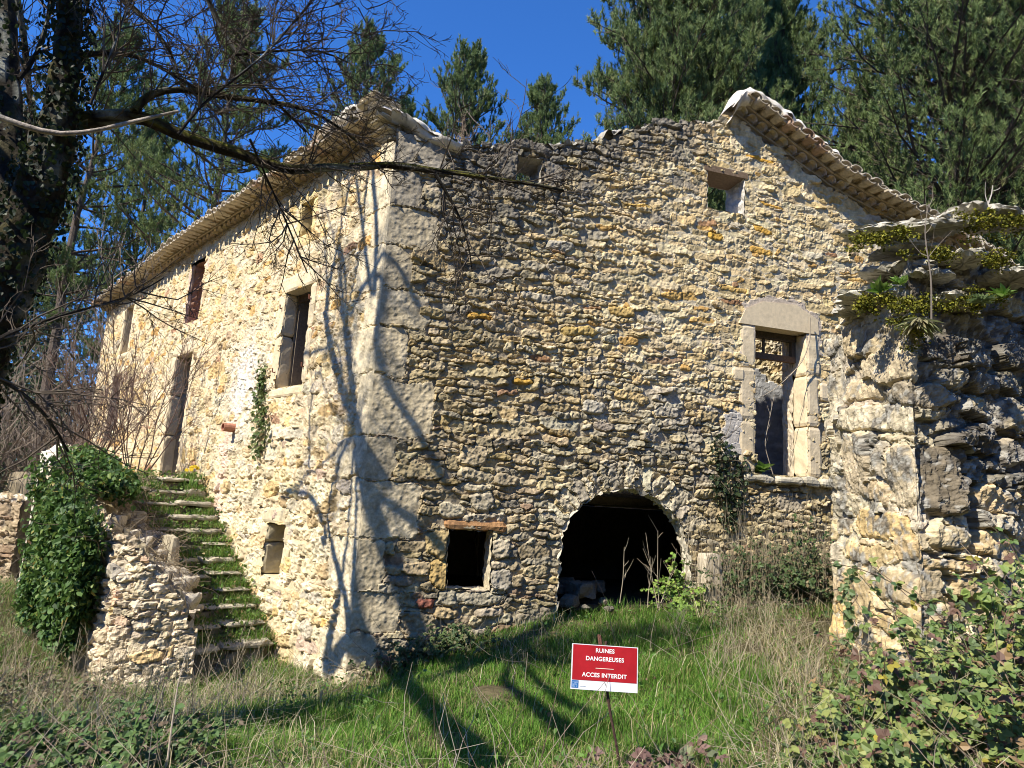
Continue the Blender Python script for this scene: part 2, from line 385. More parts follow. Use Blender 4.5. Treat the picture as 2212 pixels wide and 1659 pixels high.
def col_r(u, z, g):
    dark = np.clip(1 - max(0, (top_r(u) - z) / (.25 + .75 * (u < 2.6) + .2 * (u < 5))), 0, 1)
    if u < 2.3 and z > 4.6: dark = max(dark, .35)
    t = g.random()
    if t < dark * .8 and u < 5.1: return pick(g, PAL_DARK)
    grey = math.exp(-((u - 3.9) / 1.1) ** 2 - ((z - 2.7) / 1.0) ** 2) + .6 * math.exp(-((u - 2.2) / .7) ** 2 - ((z - 5.3) / .8) ** 2) + .4 * (z < 2) * (u > 1.2) * (u < 5)
    if g.random() < grey * .85: return pick(g, PAL_GREY)
    if z < 2.6 and u < 2.4 and g.random() < .6: return pick(g, PAL_BROWN)
    return pick(g, PAL_GOLD if (z > 2.6 and g.random() < .35 + .25 * (u - 1.5)) else PAL_TAN)
def lev_r(u, z):           # flush pointing high on the right, deep dry joints low, left and along the broken top
    return .45 + .55 * (1 - sstep(2.0, 4.6, u) * sstep(2.6, 4.2, z)) + .25 * sstep(.9, .2, top_r(u) - z) * (u < 5.2)
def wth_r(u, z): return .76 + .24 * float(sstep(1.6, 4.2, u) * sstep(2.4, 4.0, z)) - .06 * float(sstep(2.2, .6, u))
_col_r = col_r
def col_r(u, z, g): return _col_r(u, z, g) * wth_r(u, z) * (1 - .03 * (u < 2))
def hgt_r(u, z, g): return g.uniform(.02, .062) * float(lev_r(u, z))
# dressed blocks up the corner, alternately long and short
zq = -.95; kq = 0
rq = np.random.default_rng(5)
QH = [.55, .4, .5, .62, .72, .55, .8, .62, .5, .62, .5, .55, .6, .4, .4, .4]
for hq in QH:
    wq = (.66, .34)[kq % 2] * rq.uniform(.85, 1.2) + (.14 if hq > .7 else 0)
    cq = np.array([.56, .47, .31]) * rq.uniform(.8, 1.05) if zq < 5 else np.array([.40, .345, .25]) * rq.uniform(.85, 1.1)
    fR.stamp(wq / 2 - .09, zq + hq / 2, wq + .18, hq * .965, cq, .034, 0, 9, .5, (0, 0), .012, .15); zq += hq; kq += 1
# arch ring and jambs
ac = np.array([(O_ARCH[3] + O_ARCH[-4]) / 2]).ravel(); arc_pts = O_ARCH[3:-3]
seg = np.linalg.norm(np.diff(arc_pts, axis=0), axis=1); cum = np.r_[0, np.cumsum(seg)]
sv = 0.0
while sv < cum[-1]:
    wv = rq.uniform(.07, .16); s2 = sv + wv / 2
    pu, pz = np.interp(s2, cum, arc_pts[:, 0]), np.interp(s2, cum, arc_pts[:, 1])
    pa = np.array([np.interp(s2 + .05, cum, arc_pts[:, 0]) - np.interp(s2 - .05, cum, arc_pts[:, 0]), np.interp(s2 + .05, cum, arc_pts[:, 1]) - np.interp(s2 - .05, cum, arc_pts[:, 1])]); pa /= np.linalg.norm(pa)
    nrm = np.array([-pa[1], pa[0]]); hh = rq.uniform(.3, .42)
    fR.stamp(pu + nrm[0] * hh / 2 * .97, pz + nrm[1] * hh / 2 * .97, wv * .97, hh, pick(rq, PAL_GREY) * .95, rq.uniform(.03, .055), math.atan2(pa[1], pa[0]) + rq.normal(0, .05), 3.5, .6, rq.normal(0, .1, 2)); sv += wv
# blocks round the small ground-floor window and big patch stones above it
for (x0, y0, x1, y1, c) in ((925, 1142, 966, 1205, (.55, .46, .27)), (930, 1205, 967, 1274, (.58, .45, .22)), (1064, 1156, 1103, 1200, (.5, .47, .4)), (1060, 1202, 1095, 1222, (.55, .5, .42)), (1062, 1222, 1104, 1274, (.46, .45, .42)),
    (945, 1274, 990, 1308, (.43, .42, .36)), (992, 1276, 1084, 1306, (.45, .44, .38)), (936, 1310, 986, 1338, (.5, .42, .28)), (1028, 1310, 1085, 1336, (.48, .44, .38)),
    (985, 1010, 1070, 1040, (.52, .48, .38)), (995, 955, 1050, 1010, (.48, .43, .33)), (990, 1042, 1065, 1062, (.55, .52, .43)), (1015, 1062, 1062, 1100, (.46, .44, .38)), (950, 1085, 1000, 1120, (.52, .5, .42)), (1068, 1022, 1120, 1050, (.42, .38, .3)),
    (1079, 316, 1116, 392, (.3, .28, .24)), (1177, 345, 1212, 420, (.38, .33, .24)), (1100, 294, 1192, 338, (.27, .25, .2)), (1090, 400, 1150, 440, (.24, .23, .21)),
    (875, 300, 925, 365, (.25, .23, .2)),
    (1524, 500, 1560, 520, (.6, .4, .1)), (1612, 332, 1668, 352, (.62, .38, .08)), (1640, 435, 1690, 452, (.6, .38, .1)), (1625, 488, 1665, 510, (.62, .4, .1)), (1620, 532, 1668, 556, (.6, .4, .12)), (1340, 432, 1400, 452, (.58, .42, .14)), (1010, 672, 1058, 692, (.55, .36, .1)), (1215, 700, 1290, 728, (.5, .4, .18)), (1318, 658, 1372, 690, (.52, .4, .18)), (1110, 812, 1148, 832, (.5, .34, .09)),
    (1560, 610, 1610, 630, (.6, .44, .18)), (1830, 600, 1870, 618, (.58, .42, .18)), (1460, 355, 1525, 378, (.58, .45, .22)), (1000, 545, 1065, 570, (.5, .45, .34)), (1130, 625, 1200, 655, (.52, .5, .44)), (905, 660, 960, 690, (.5, .43, .26)), (1260, 860, 1305, 895, (.5, .5, .47)), (1415, 875, 1465, 905, (.46, .45, .42)), (1185, 515, 1240, 548, (.46, .46, .43)), (1330, 470, 1400, 500, (.58, .52, .4)), (905, 1293, 938, 1315, (.36, .16, .13)), (1385, 985, 1420, 1012, (.4, .38, .32))):
    (ua, za), (ub, zb) = RP((x0, y0), (x1, y1))
    fR.stamp((ua + ub) / 2, (za + zb) / 2, abs(ub - ua) * 1.04, abs(za - zb) * 1.02, np.array(c) * np.array([.94, .85, .70]) * (.5 + .5 * wth_r((ua + ub) / 2, (za + zb) / 2)), float(rq.uniform(.05, .075) * lev_r((ua + ub) / 2, (za + zb) / 2)), rq.normal(-.02, .03), 3.4, .6, rq.normal(0, .06, 2), .03)
fR.courses(lambda z: .108 if z < 2.4 else .098, lambda u, z: 2.5 if z < 6 else 2.1, col_r, hgt_r, .97, .03)
def mort_r(u, z):
    g = sstep(2.0, 4.6, u) * sstep(2.6, 4.2, z)
    return -.03 * (1 - g) + .006 * g - .02 * sstep(.9, .2, top_r(u) - z) * (u < 5.2)
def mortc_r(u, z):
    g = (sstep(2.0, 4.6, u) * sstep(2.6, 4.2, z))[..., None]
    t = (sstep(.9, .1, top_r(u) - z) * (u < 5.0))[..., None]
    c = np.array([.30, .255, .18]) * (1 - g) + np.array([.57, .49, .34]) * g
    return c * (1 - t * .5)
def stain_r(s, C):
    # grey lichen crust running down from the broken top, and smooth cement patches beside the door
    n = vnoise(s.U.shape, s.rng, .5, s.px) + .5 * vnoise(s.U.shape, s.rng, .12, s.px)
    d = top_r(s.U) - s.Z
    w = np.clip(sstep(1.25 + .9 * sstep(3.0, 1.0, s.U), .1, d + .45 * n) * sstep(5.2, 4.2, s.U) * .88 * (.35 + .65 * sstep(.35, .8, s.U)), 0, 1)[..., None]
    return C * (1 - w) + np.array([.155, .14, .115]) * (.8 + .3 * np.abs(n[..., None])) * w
fR.solve(mort_r, mortc_r, .0038, stain_r)
# cement patches: flat, smooth
for poly, c in ((RP((1563, 893), (1600, 889), (1604, 985), (1562, 990)), (.5, .46, .4)), (RP((1603, 660), (1650, 640), (1720, 648), (1772, 690), (1772, 770), (1600, 770)), (.5, .42, .33))):
    mk = in_poly(fR.U + .02 * vnoise(fR.U.shape, rng, .2, fR.px), fR.Z + .02 * vnoise(fR.U.shape, rng, .2, fR.px), poly)
    fR.H = np.where(mk, .018 + .2 * fR.H, fR.H); fR.C = np.where(mk[..., None], np.array(c) * (1 + .05 * vnoise(fR.U.shape, rng, .1, fR.px))[..., None], fR.C)
fR.H *= sstep(-.002, .03, fR.U)
holesR = [O_DOOR, O_ATTIC, O_WIN, O_ARCH, O_HIGH]
O_ARCHB = np.array([(u + (.45 if u > 3.7 else 0), z + .1) for u, z in O_ARCH]); O_ARCHB[0, 1] = O_ARCHB[-1, 1] = -2; O_WINB = O_WIN + np.array([(0, -.1), (.3, -.1), (.3, .05), (0, .05)])
okR = fR.keep(top_r, holesR)
mb = MB(); fR.mesh(mb, R3, okR)
# back face and rough top of the wall
def wall_back(mb, mapf, u0, u1, z0, top, holes, depth, col, step=.06, seed=1, topcol=None):
    g = np.random.default_rng(seed); u = np.arange(u0, u1 + step, step); z = np.arange(z0, float(np.max(top(u))) + step, step)
    U, Z = np.meshgrid(u, z); ok = Z < top(U) - .03
    for h in holes: ok &= ~in_poly(U, Z, h)
    i = np.arange(U.size).reshape(U.shape); f = ok[:-1, :-1] & ok[:-1, 1:] & ok[1:, 1:] & ok[1:, :-1]
    q = np.stack([i[:-1, :-1], i[1:, :-1], i[1:, 1:], i[:-1, 1:]], -1)[f].reshape(-1, 4)
    N = .03 * vnoise(U.shape, g, .3, (step, step)) if min(U.shape) > 2 else 0 * U
    mb.add(mapf(U, Z, -depth + N).reshape(-1, 3), [q], np.asarray(col) * (1 + .1 * g.standard_normal((U.size, 1))))
    uu = np.arange(u0, u1, .03); tt = np.linspace(0, 1, 12)
    A, T = np.meshgrid(uu, tt); tn = vnoise(A.shape, g, .2, (.05, .03))
    Zt = top(A) - .05 + .035 * tn + .03 * np.sin(T * math.pi)
    i = np.arange(A.size).reshape(A.shape)
    q = np.stack([i[:-1, :-1], i[:-1, 1:], i[1:, 1:], i[1:, :-1]], -1).reshape(-1, 4)
    mb.add(mapf(A, Zt, -depth * T + .01).reshape(-1, 3), [q], np.asarray(topcol if topcol is not None else col) * (1 + .15 * tn.reshape(-1, 1)))
wall_back(mb, R3, 0, 9.7, -.7, top_r, [O_DOOR, O_ATTIC, O_WINB, O_ARCHB, O_HIGH], .5, (.42, .37, .28), seed=2, topcol=(.3, .28, .23))
GABLE = mb.build('gable_wall', M_STONE, HOUSE)

# --- long wall (left facade)
TOP_L = LP((868, 290), (860, 352), (715, 365), (659, 397), (446, 531), (319, 617), (237, 673), (222, 684))
TOP_L = TOP_L[np.argsort(TOP_L[:, 0])]; TOP_L[:, 1] = np.minimum(TOP_L[:, 1], 6.58)
def top_l(u): return np.interp(u, TOP_L[:, 0], TOP_L[:, 1]) + np.interp(u, [0, 2, 4], [.3, .12, .06])
fL = Field(0, 13.3, -1.0, 6.84, .02, .0135, 21, .016)
PAL_CREAM = [(5, (.62, .52, .35)), (4, (.67, .59, .44)), (2, (.60, .46, .25)), (.6, (.58, .38, .16)), (1, (.56, .51, .41)), (.12, (.45, .29, .2)), (.3, (.6, .46, .33))]
PAL_LOWL = [(4, (.6, .52, .38)), (3, (.66, .6, .47)), (1.6, (.5, .47, .41)), (1, (.55, .43, .26)), (.4, (.47, .38, .32))]
def col_l(u, z, g): return pick(g, PAL_LOWL if (z < 2.6 and u < 4.5 and g.random() < .8) else PAL_CREAM)
def hgt_l(u, z, g): return g.uniform(.008, .028) * (1.9 if z < 2.0 and u < 5 else 1.0)
zq = -.95; kq = 0
for hq in QH:
    wq = (.3, .62)[kq % 2] * rq.uniform(.85, 1.2)
    fL.stamp(wq / 2 - .09, zq + hq / 2, wq + .18, hq * .975, np.array([.62, .53, .36]) * rq.uniform(.92, 1.06), .03, 0, 9, .5, (0, 0), .012, .15); zq += hq; kq += 1
fL.courses(lambda z: .15 if z > 2 else .17, lambda u, z: 1.7, col_l, hgt_l, .92, .03, .1, .1)
def stain_l(s, C):
    pl = LP((480, 890), (500, 760), (560, 745), (575, 850), (540, 905))
    n = vnoise(s.U.shape, s.rng, .25, s.px)
    w = np.exp(-((s.U - pl[:, 0].mean()) / .55) ** 2 - ((s.Z - pl[:, 1].mean()) / .7) ** 2) * np.clip(.8 + .4 * n, 0, 1)
    w = np.clip(w, 0, .75)[..., None]
    C = C * (1 - w) + np.array([.68, .68, .66]) * w
    b = (np.abs(s.U - 4.35 - .05 * n) < .16) & (s.Z < 2.6) & (s.Z > .2)            # old rendered strip beside the stairs
    return np.where(b[..., None], np.array([.66, .5, .38]) * (1 + .05 * n[..., None]), C)
fL.solve(lambda u, z: .004 - .02 * sstep(2.4, 1.4, z) * sstep(5, 4, u), lambda u, z: np.broadcast_to(np.array([.62, .51, .33]), u.shape + (3,)), .006, stain_l)
fL.H *= sstep(-.002, .03, fL.U)
holesL = [O_W1, O_UP, O_TALL, O_FAR, O_LOW, O_LDOOR, O_SMALL]
mb = MB(); okL = fL.keep(None, holesL) & (fL.Z < top_l(fL.U) + .02); fL.mesh(mb, L3, okL)
wall_back(mb, L3, 0.35, 13.2, -.9, top_l, holesL, .5, (.42, .37, .28), seed=4)
boxes(mb, CORNER + DL * 13.2, DL, NL, ZUP, (0, -.5, -1), (.08, -.01, 6.5), (.6, .5, .33))
LONG = mb.build('long_wall', M_STONE, HOUSE)
# ------------------------------------------------------------------ openings: dressed surrounds, reveals, woodwork
def grid_noise_box(mb, o, ex, ey, ez, s0, s1, col, seed=0, amp=.008, step=.05, colvar=.06):
    """a stone block: subdivided box with worn, uneven faces and softened edges"""
    g = np.random.default_rng(seed); s0 = np.array(s0, float); s1 = np.array(s1, float); d = s1 - s0
    n = np.maximum(2, np.minimum(14, np.ceil(np.abs(d) / step).astype(int)))
    ph = g.uniform(0, 6.28, (6, 3)); fr = g.uniform(5, 26, (6, 3))
    for ax in range(3):
        b, c = (ax + 1) % 3, (ax + 2) % 3
        A, B = np.meshgrid(np.linspace(0, 1, n[b] + 1), np.linspace(0, 1, n[c] + 1))
        for sd in (0, 1):
            p = np.zeros(A.shape + (3,)); p[..., ax] = sd; p[..., b] = A; p[..., c] = B
            q = s0 + p * d
            ctr = (p - .5) * 2; ed = np.sort(np.abs(ctr), -1)
            soft = np.where((ed[..., 1] > .999), .012, 0) + np.where(ed[..., 0] > .999, .012, 0)
            w = sum(np.sin(q @ fr[k] + ph[k].sum() + k) * (1 / (1 + k * .5)) for k in range(6))
            q = q - ctr * soft[..., None] + np.minimum(amp, .12 * np.abs(d).min()) * w[..., None] * ctr * .5 + amp * .12 * g.standard_normal(w.shape)[..., None] * (ed[..., 1:2] < .999) * (np.arange(3) == ax)
            V = o + q[..., :1] * ex + q[..., 1:2] * ey + q[..., 2:] * ez
            i = np.arange(A.size).reshape(A.shape)
            f = np.stack([i[:-1, :-1], i[:-1, 1:], i[1:, 1:], i[1:, :-1]], -1).reshape(-1, 4)
            if sd == 0: f = f[:, ::-1]
            mb.add(V.reshape(-1, 3), [f], np.asarray(col) * (1 + colvar * .5 * w.reshape(-1, 1)))
def reveal(mapf, poly, n0, n1, name, col, mat, parent, closed=True, rough=.012, seed=0, smooth=False):
    p = np.asarray(poly); g = np.random.default_rng(seed)
    pts = np.vstack([p, p[:1]]) if closed else p
    L = np.r_[0, np.cumsum(np.linalg.norm(np.diff(pts, axis=0), axis=1))]; n = max(4, int(L[-1] / .05))
    ss = np.unique(np.r_[np.linspace(0, L[-1], n), L]); u = np.interp(ss, L, pts[:, 0]); z = np.interp(ss, L, pts[:, 1])
    t = np.linspace(n0, n1, 11); U, T = np.meshgrid(u, t); Z = np.broadcast_to(z, U.shape)
    nz = vnoise(U.shape, g, .15, (.05, .05)); c0 = p.mean(0)
    du, dz = U - c0[0], Z - c0[1]; r = np.hypot(du, dz)
    V = mapf(U + du / r * rough * nz, Z + dz / r * rough * nz, T)
    i = np.arange(U.size).reshape(U.shape)
    f = np.stack([i[:-1, :-1], i[:-1, 1:], i[1:, 1:], i[1:, :-1]], -1).reshape(-1, 4)
    return MB().add(V.reshape(-1, 3), [f], np.asarray(col) * (1 + .1 * nz.reshape(-1, 1))).build(name, mat, parent, smooth)
PALE = np.array([.68, .56, .37]); GOLDST = np.array([.62, .5, .27])

def surround(mapf, e, n, O, name, parent, wl, wr, wt, wb, col, depth=.3, proud=.028, splits=2, seed=0, top_pts=None, sill_over=.0):
    """jambs, lintel and sill of cut stone round an opening; each block its own part of the frame"""
    (u0, z0), (u1, _), (_, z1) = O[0], O[1], O[2]
    fr = MB(); o = CORNER; g = np.random.default_rng(seed)
    def blk(a, b, c, d, sd):
        grid_noise_box(fr, o, e, n, ZUP, (a, -depth, b), (c, proud + g.uniform(-.004, .004), d), np.asarray(col) * g.uniform(.93, 1.06), sd, .006)
    zs = np.linspace(z0, z1, splits + 1) + np.r_[0, g.uniform(-.1, .1, splits - 1), 0] if splits > 1 else np.array([z0, z1])
    for i in range(splits):
        blk(u0 - wl * g.uniform(.9, 1.12), zs[i] + .003, u0, zs[i + 1] - .003, seed + i)
        blk(u1, zs[i] + .003, u1 + wr * g.uniform(.9, 1.12), zs[i + 1] - .003, seed + 20 + i)
    if wt > 0 and top_pts is None: blk(u0 - wl * 1.05, z1 + .003, u1 + wr * 1.05, z1 + wt, seed + 40)
    if wb > 0: blk(u0 - wl - sill_over, z0 - wb, u1 + wr + sill_over, z0 - .003, seed + 50)
    if top_pts is not None:
        tp = np.asarray(top_pts); k = len(tp)
        Vf = mapf(tp[:, 0], tp[:, 1], proud + .004); Vb = mapf(tp[:, 0], tp[:, 1], -depth)
        fs = [np.array([list(range(k))]), np.array([list(range(k, 2 * k))[::-1]])]
        fs.append(np.array([[i, i + k, (i + 1) % k + k, (i + 1) % k] for i in range(k)]))
        fr.add(np.vstack([Vf, Vb]), fs, np.asarray(col) * 1.02)
    return fr.build(name, M_DRESSED, parent)

# gable wall: tall door with a gabled lintel stone
du0, du1, dz0, dz1 = O_DOOR[0, 0], O_DOOR[1, 0], O_DOOR[0, 1], O_DOOR[2, 1]
_lt = RP((1608, 697), (1608, 668), (1647, 652), (1718, 660), (1764, 692), (1768, 727))
_lt = np.vstack([[(du0 - .3, dz1 + .002)], _lt[1:5], [(du1 + .23, dz1 + .002)]])
DOORF = surround(R3, DR, NR, O_DOOR, 'door_surround', HOUSE, .27, .24, 0, 0, PALE * .98, .32, .03, 3, 7, top_pts=_lt)
for (x0, y0, x1, y1) in ((1580, 792, 1607, 826), (1768, 826, 1792, 868)):
    (ua, za), (ub, zb) = RP((x0, y0), (x1, y1))
    b2 = MB(); grid_noise_box(b2, CORNER, DR, NR, ZUP, (min(ua, ub), -.1, min(za, zb)), (max(ua, ub), .035, max(za, zb)), PALE, 77, .006); b2.build('tie_block', M_DRESSED, HOUSE)
reveal(R3, O_DOOR, -.3, -.55, 'door_reveal', (.5, .42, .3), M_PLASTER, HOUSE, seed=3)
s1 = MB()
ua, za = RP((1604, 1040))[0]; ub, _ = RP((1813, 1060))[0]
x = ua
while x < ub:
    w_ = rq.uniform(.25, .55); grid_noise_box(s1, CORNER, DR, NR, ZUP, (x, -.2, dz0 - .14), (min(x + w_, ub), .09 + rq.uniform(-.02, .02), dz0 - .01 + rq.uniform(-.02, .01)), np.array([.5, .45, .34]) * rq.uniform(.8, 1.1), int(x * 100), .02); x += w_ + .01
s1.build('door_sill', M_STONE, HOUSE)
wd = MB()
zt = RP((1634, 757))[0][1]
boxes(wd, CORNER, DR, NR, ZUP, (du0 + .005, -.3, zt - .055), (du1 - .005, -.22, zt + .04), (.16, .10, .06))
boxes(wd, CORNER, DR, NR, ZUP, (du0 + .005, -.3, dz1 - .1), (du1 - .005, -.2, dz1 - .003), (.09, .07, .05))
boxes(wd, CORNER, DR, NR, ZUP, (du0 + .33, -.28, zt + .04), (du0 + .365, -.25, dz1 - .1), (.1, .08, .06))
boxes(wd, CORNER, DR, NR, ZUP, (du1 - .07, -.3, zt + .04), (du1 - .005, -.22, dz1 - .1), (.1, .08, .06))
wd.build('door_transom', M_WOOD, HOUSE)
# attic window
au0, au1, az0, az1 = O_ATTIC[0, 0], O_ATTIC[1, 0], O_ATTIC[0, 1], O_ATTIC[2, 1]
reveal(R3, O_ATTIC, .012, -.5, 'attic_window_reveal', (.58, .54, .47), M_PLASTER, HOUSE, seed=5)
lw = MB(); boxes(lw, CORNER, DR, NR, ZUP, (au0 - .06, -.45, az1 - .03), (au1 + .06, .02, az1 + .07), (.2, .14, .09)); lw.build('attic_window_lintel', M_WOOD, HOUSE)
# little blocked-looking hole under the broken top
reveal(R3, O_HIGH, .01, -.5, 'top_window_reveal', (.36, .33, .27), M_STONE, HOUSE, seed=6)
# small cellar window with an orange timber lintel
wu0, wu1, wz0, wz1 = O_WIN[0, 0], O_WIN[1, 0], O_WIN[0, 1], O_WIN[2, 1]
reveal(R3, O_WIN, .01, -.3, 'cellar_window_reveal', (.46, .4, .28), M_STONE, HOUSE, seed=8)
lw = MB(); grid_noise_box(lw, CORNER, DR, NR, ZUP, (wu0 - .07, -.4, wz1 - .01), (wu1 + .2, .035, wz1 + .105), (.40, .22, .10), 5, .012, .06, .2); lw.build('cellar_window_lintel', M_WOOD, HOUSE)
# arch: soffit and lit right jamb
reveal(R3, O_ARCH, .02, -.2, 'arch_soffit', (.52, .47, .37), M_STONE, HOUSE, closed=False, rough=.02, seed=9)
# long wall windows
W1F = surround(L3, DL, NL, O_W1, 'window_surround', HOUSE, .19, .22, .27, .16, PALE * 1.02, .2, .03, 2, 31)
surround(L3, DL, NL, O_UP, 'small_window_surround', HOUSE, .13, .13, .15, .2, np.array([.66, .52, .26]), .25, .025, 1, 33)
surround(L3, DL, NL, O_FAR, 'window_surround', HOUSE, .16, .16, .16, .14, PALE * 1.05, .25, .025, 1, 35)
surround(L3, DL, NL, O_LOW, 'window_surround', HOUSE, .16, .16, .18, 0, PALE, .25, .025, 2, 37)
surround(L3, DL, NL, O_LDOOR, 'door_surround', HOUSE, .2, .2, .24, 0, PALE * 1.02, .22, .03, 3, 39)
surround(L3, DL, NL, O_SMALL, 'loophole_surround', HOUSE, .2, .22, .24, .18, np.array([.6, .51, .33]), .35, .02, 2, 41)
surround(L3, DL, NL, O_TALL, 'brick_window_surround', HOUSE, .15, .12, 0, .1, np.array([.62, .45, .35]), .08, .012, 2, 43)
reveal(L3, O_TALL, -.07, -.5, 'brick_window_reveal', (.42, .24, .16), M_STONE, HOUSE, seed=44)
for O, nm, sd in ((O_W1, 'window_reveal', 51), (O_FAR, 'window_reveal', 52), (O_LOW, 'window_reveal', 53), (O_LDOOR, 'door_reveal', 54)):
    (a, b), (c, _), (_, d) = O[0], O[1], O[2]
    P2 = np.array([(a - .04, b - .02), (c + .04, b - .02), (c + .04, d + .03), (a - .04, d + .03)])
    reveal(L3, P2, -.19, -.5, nm, (.36, .31, .24), M_PLASTER, HOUSE, seed=sd)
# wooden shutter leaf in the near window, folded open against the far jamb; iron pins
lf = MB()
(a, b), (c, _), (_, d) = O_W1[0], O_W1[1], O_W1[2]
boxes(lf, CORNER, DL, NL, ZUP, (c - .02, -.62, b + .02), (c + .02, -.22, d - .02), (.2, .16, .12))
boxes(lf, CORNER, DL, NL, ZUP, (a + .01, -.24, d - .1), (c - .01, -.2, d - .004), (.14, .1, .07))
boxes(lf, CORNER, DL, NL, ZUP, (c + .02 - .42, -.7, b + .02), (c - .03, -.66, d - .02), (.1, .085, .07)); lf.build('shutter_leaf', M_WOOD, HOUSE)
for zz in (b + .25, d - .25):
    for uu in (a - .07, c + .06):
        pn = MB(); tube(pn, [CORNER + DL * uu + NL * .02 + ZUP * zz, CORNER + DL * uu + NL * .07 + ZUP * zz, CORNER + DL * uu + NL * .075 + ZUP * (zz + .06)], .011, 6, (.2, .08, .05)); pn.build('hinge_pin', M_RUST, HOUSE)
# clay drain pipe sticking out of the long wall
dp = MB(); pu, pz = LP((507, 925))[0]
th = np.linspace(0, 2 * math.pi, 13)[:-1]
for r_, fl in ((.07, False),):
    ring = lambda n_, r: np.array([CORNER + DL * (pu + r * math.cos(t)) + NL * n_ + ZUP * (pz + r * math.sin(t)) for t in th])
    V = np.vstack([ring(-.05, .075), ring(.2, .07), ring(.2, .055), ring(0.0, .055)]); k = 12
    dp.add(V, [np.array([[r * k + i, r * k + (i + 1) % k, (r + 1) * k + (i + 1) % k, (r + 1) * k + i] for r in range(3) for i in range(k)]), np.array([[3 * k + i for i in range(k)]])], (.42, .2, .13))
dp.build('drain_pipe', M_TILE, HOUSE)

# ------------------------------------------------------------------ interior: floor, party wall, rear walls, roof of the far half
CE = CORNER
fl = MB(); boxes(fl, CE, DR, DL, ZUP, (.9, .9, 1.72), (9.4, 12.9, 1.9), (.3, .25, .18)); fl.build('upper_floor', M_WOOD, HOUSE)
# floor runs right up behind the two facades
fl = MB(); V = [R3(.5, 1.72, -.5), R3(9.5, 1.72, -.5), R3(9.5, 1.72, -2.5), L3(13, 1.72, -4.5), L3(13, 1.72, -.5), L3(.6, 1.72, -.5)]
V = np.array([np.array(v).ravel() for v in V]); n_ = len(V)
fl.add(np.vstack([V, V + ZUP * .12]), [np.array([list(range(n_))[::-1]]), np.array([list(range(n_, 2 * n_))])], (.26, .22, .16)); fl.build('floor_boards', M_WOOD, HOUSE)
iw = Field(4.2, 9.6, 1.8, 6.3, .03, .03, 61, .02)
iw.courses(lambda z: .14, lambda u, z: 1.8, lambda u, z, g: pick(g, PAL_TAN), lambda u, z, g: g.uniform(.02, .05), .95, .03)
iw.solve(-.005, (.5, .44, .34), .005)
pm = (iw.Z < 4.1 + .3 * np.sin(iw.U * 2) + .15 * vnoise(iw.U.shape, rng, .5, iw.px)) & (iw.U > 5.7)
iw.H = np.where(pm, .03 + .15 * iw.H, iw.H); pn_ = vnoise(iw.U.shape, rng, .5, iw.px, aniso=.3)
iw.C = np.where(pm[..., None], np.array([.40, .40, .40]) * (1 + .12 * pn_[..., None]), iw.C)
mb = MB(); iw.mesh(mb, lambda u, z, h: R3(u, z, h - 2.1), iw.keep(lambda u: 5.6 + .25 * np.sin(u * 3) + 0 * u))
wall_back(mb, lambda u, z, h: R3(u, z, h - 2.1), 4.2, 9.6, 1.7, lambda u: 5.6 + .25 * np.sin(u * 3), [], .35, (.4, .35, .27), seed=62)
mb.build('party_wall', M_PLASTER, HOUSE)
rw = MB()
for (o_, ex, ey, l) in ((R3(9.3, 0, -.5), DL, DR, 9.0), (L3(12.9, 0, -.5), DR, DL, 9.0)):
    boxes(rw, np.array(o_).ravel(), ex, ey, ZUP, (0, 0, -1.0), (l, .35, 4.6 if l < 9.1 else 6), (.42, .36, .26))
boxes(rw, R3(.8, 0, -4.2).ravel(), DR, NR, ZUP, (0, 0, -1), (8.4, .3, 1.7), (.1, .085, .07))  # cellar wall coloured dark to paint in the gloom behind the arch
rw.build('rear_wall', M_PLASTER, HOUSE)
cf = MB(); boxes(cf, R3(.6, 0, -4).ravel(), DR, NR, ZUP, (0, 0, .25), (8.2, 3.5, .33), (.07, .06, .045)); cf.build('cellar_floor', M_SOIL, HOUSE)  # floor darkened too, the unlit cellar is put into its colour
rf = MB()
V = np.vstack([L3(np.array([2.6, 13.2]), np.array([6.75, 6.6]), .1), L3(np.array([13.2, 4.2]), np.array([7.7, 7.8]), -4.2)])
rf.add(np.vstack([V, V - ZUP * .06]), [np.array([[0, 1, 2, 3], [7, 6, 5, 4], [0, 4, 5, 1], [1, 5, 6, 2], [2, 6, 7, 3], [3, 7, 4, 0]])], (.5, .36, .26)); rf.build('roof', M_TILE, HOUSE)

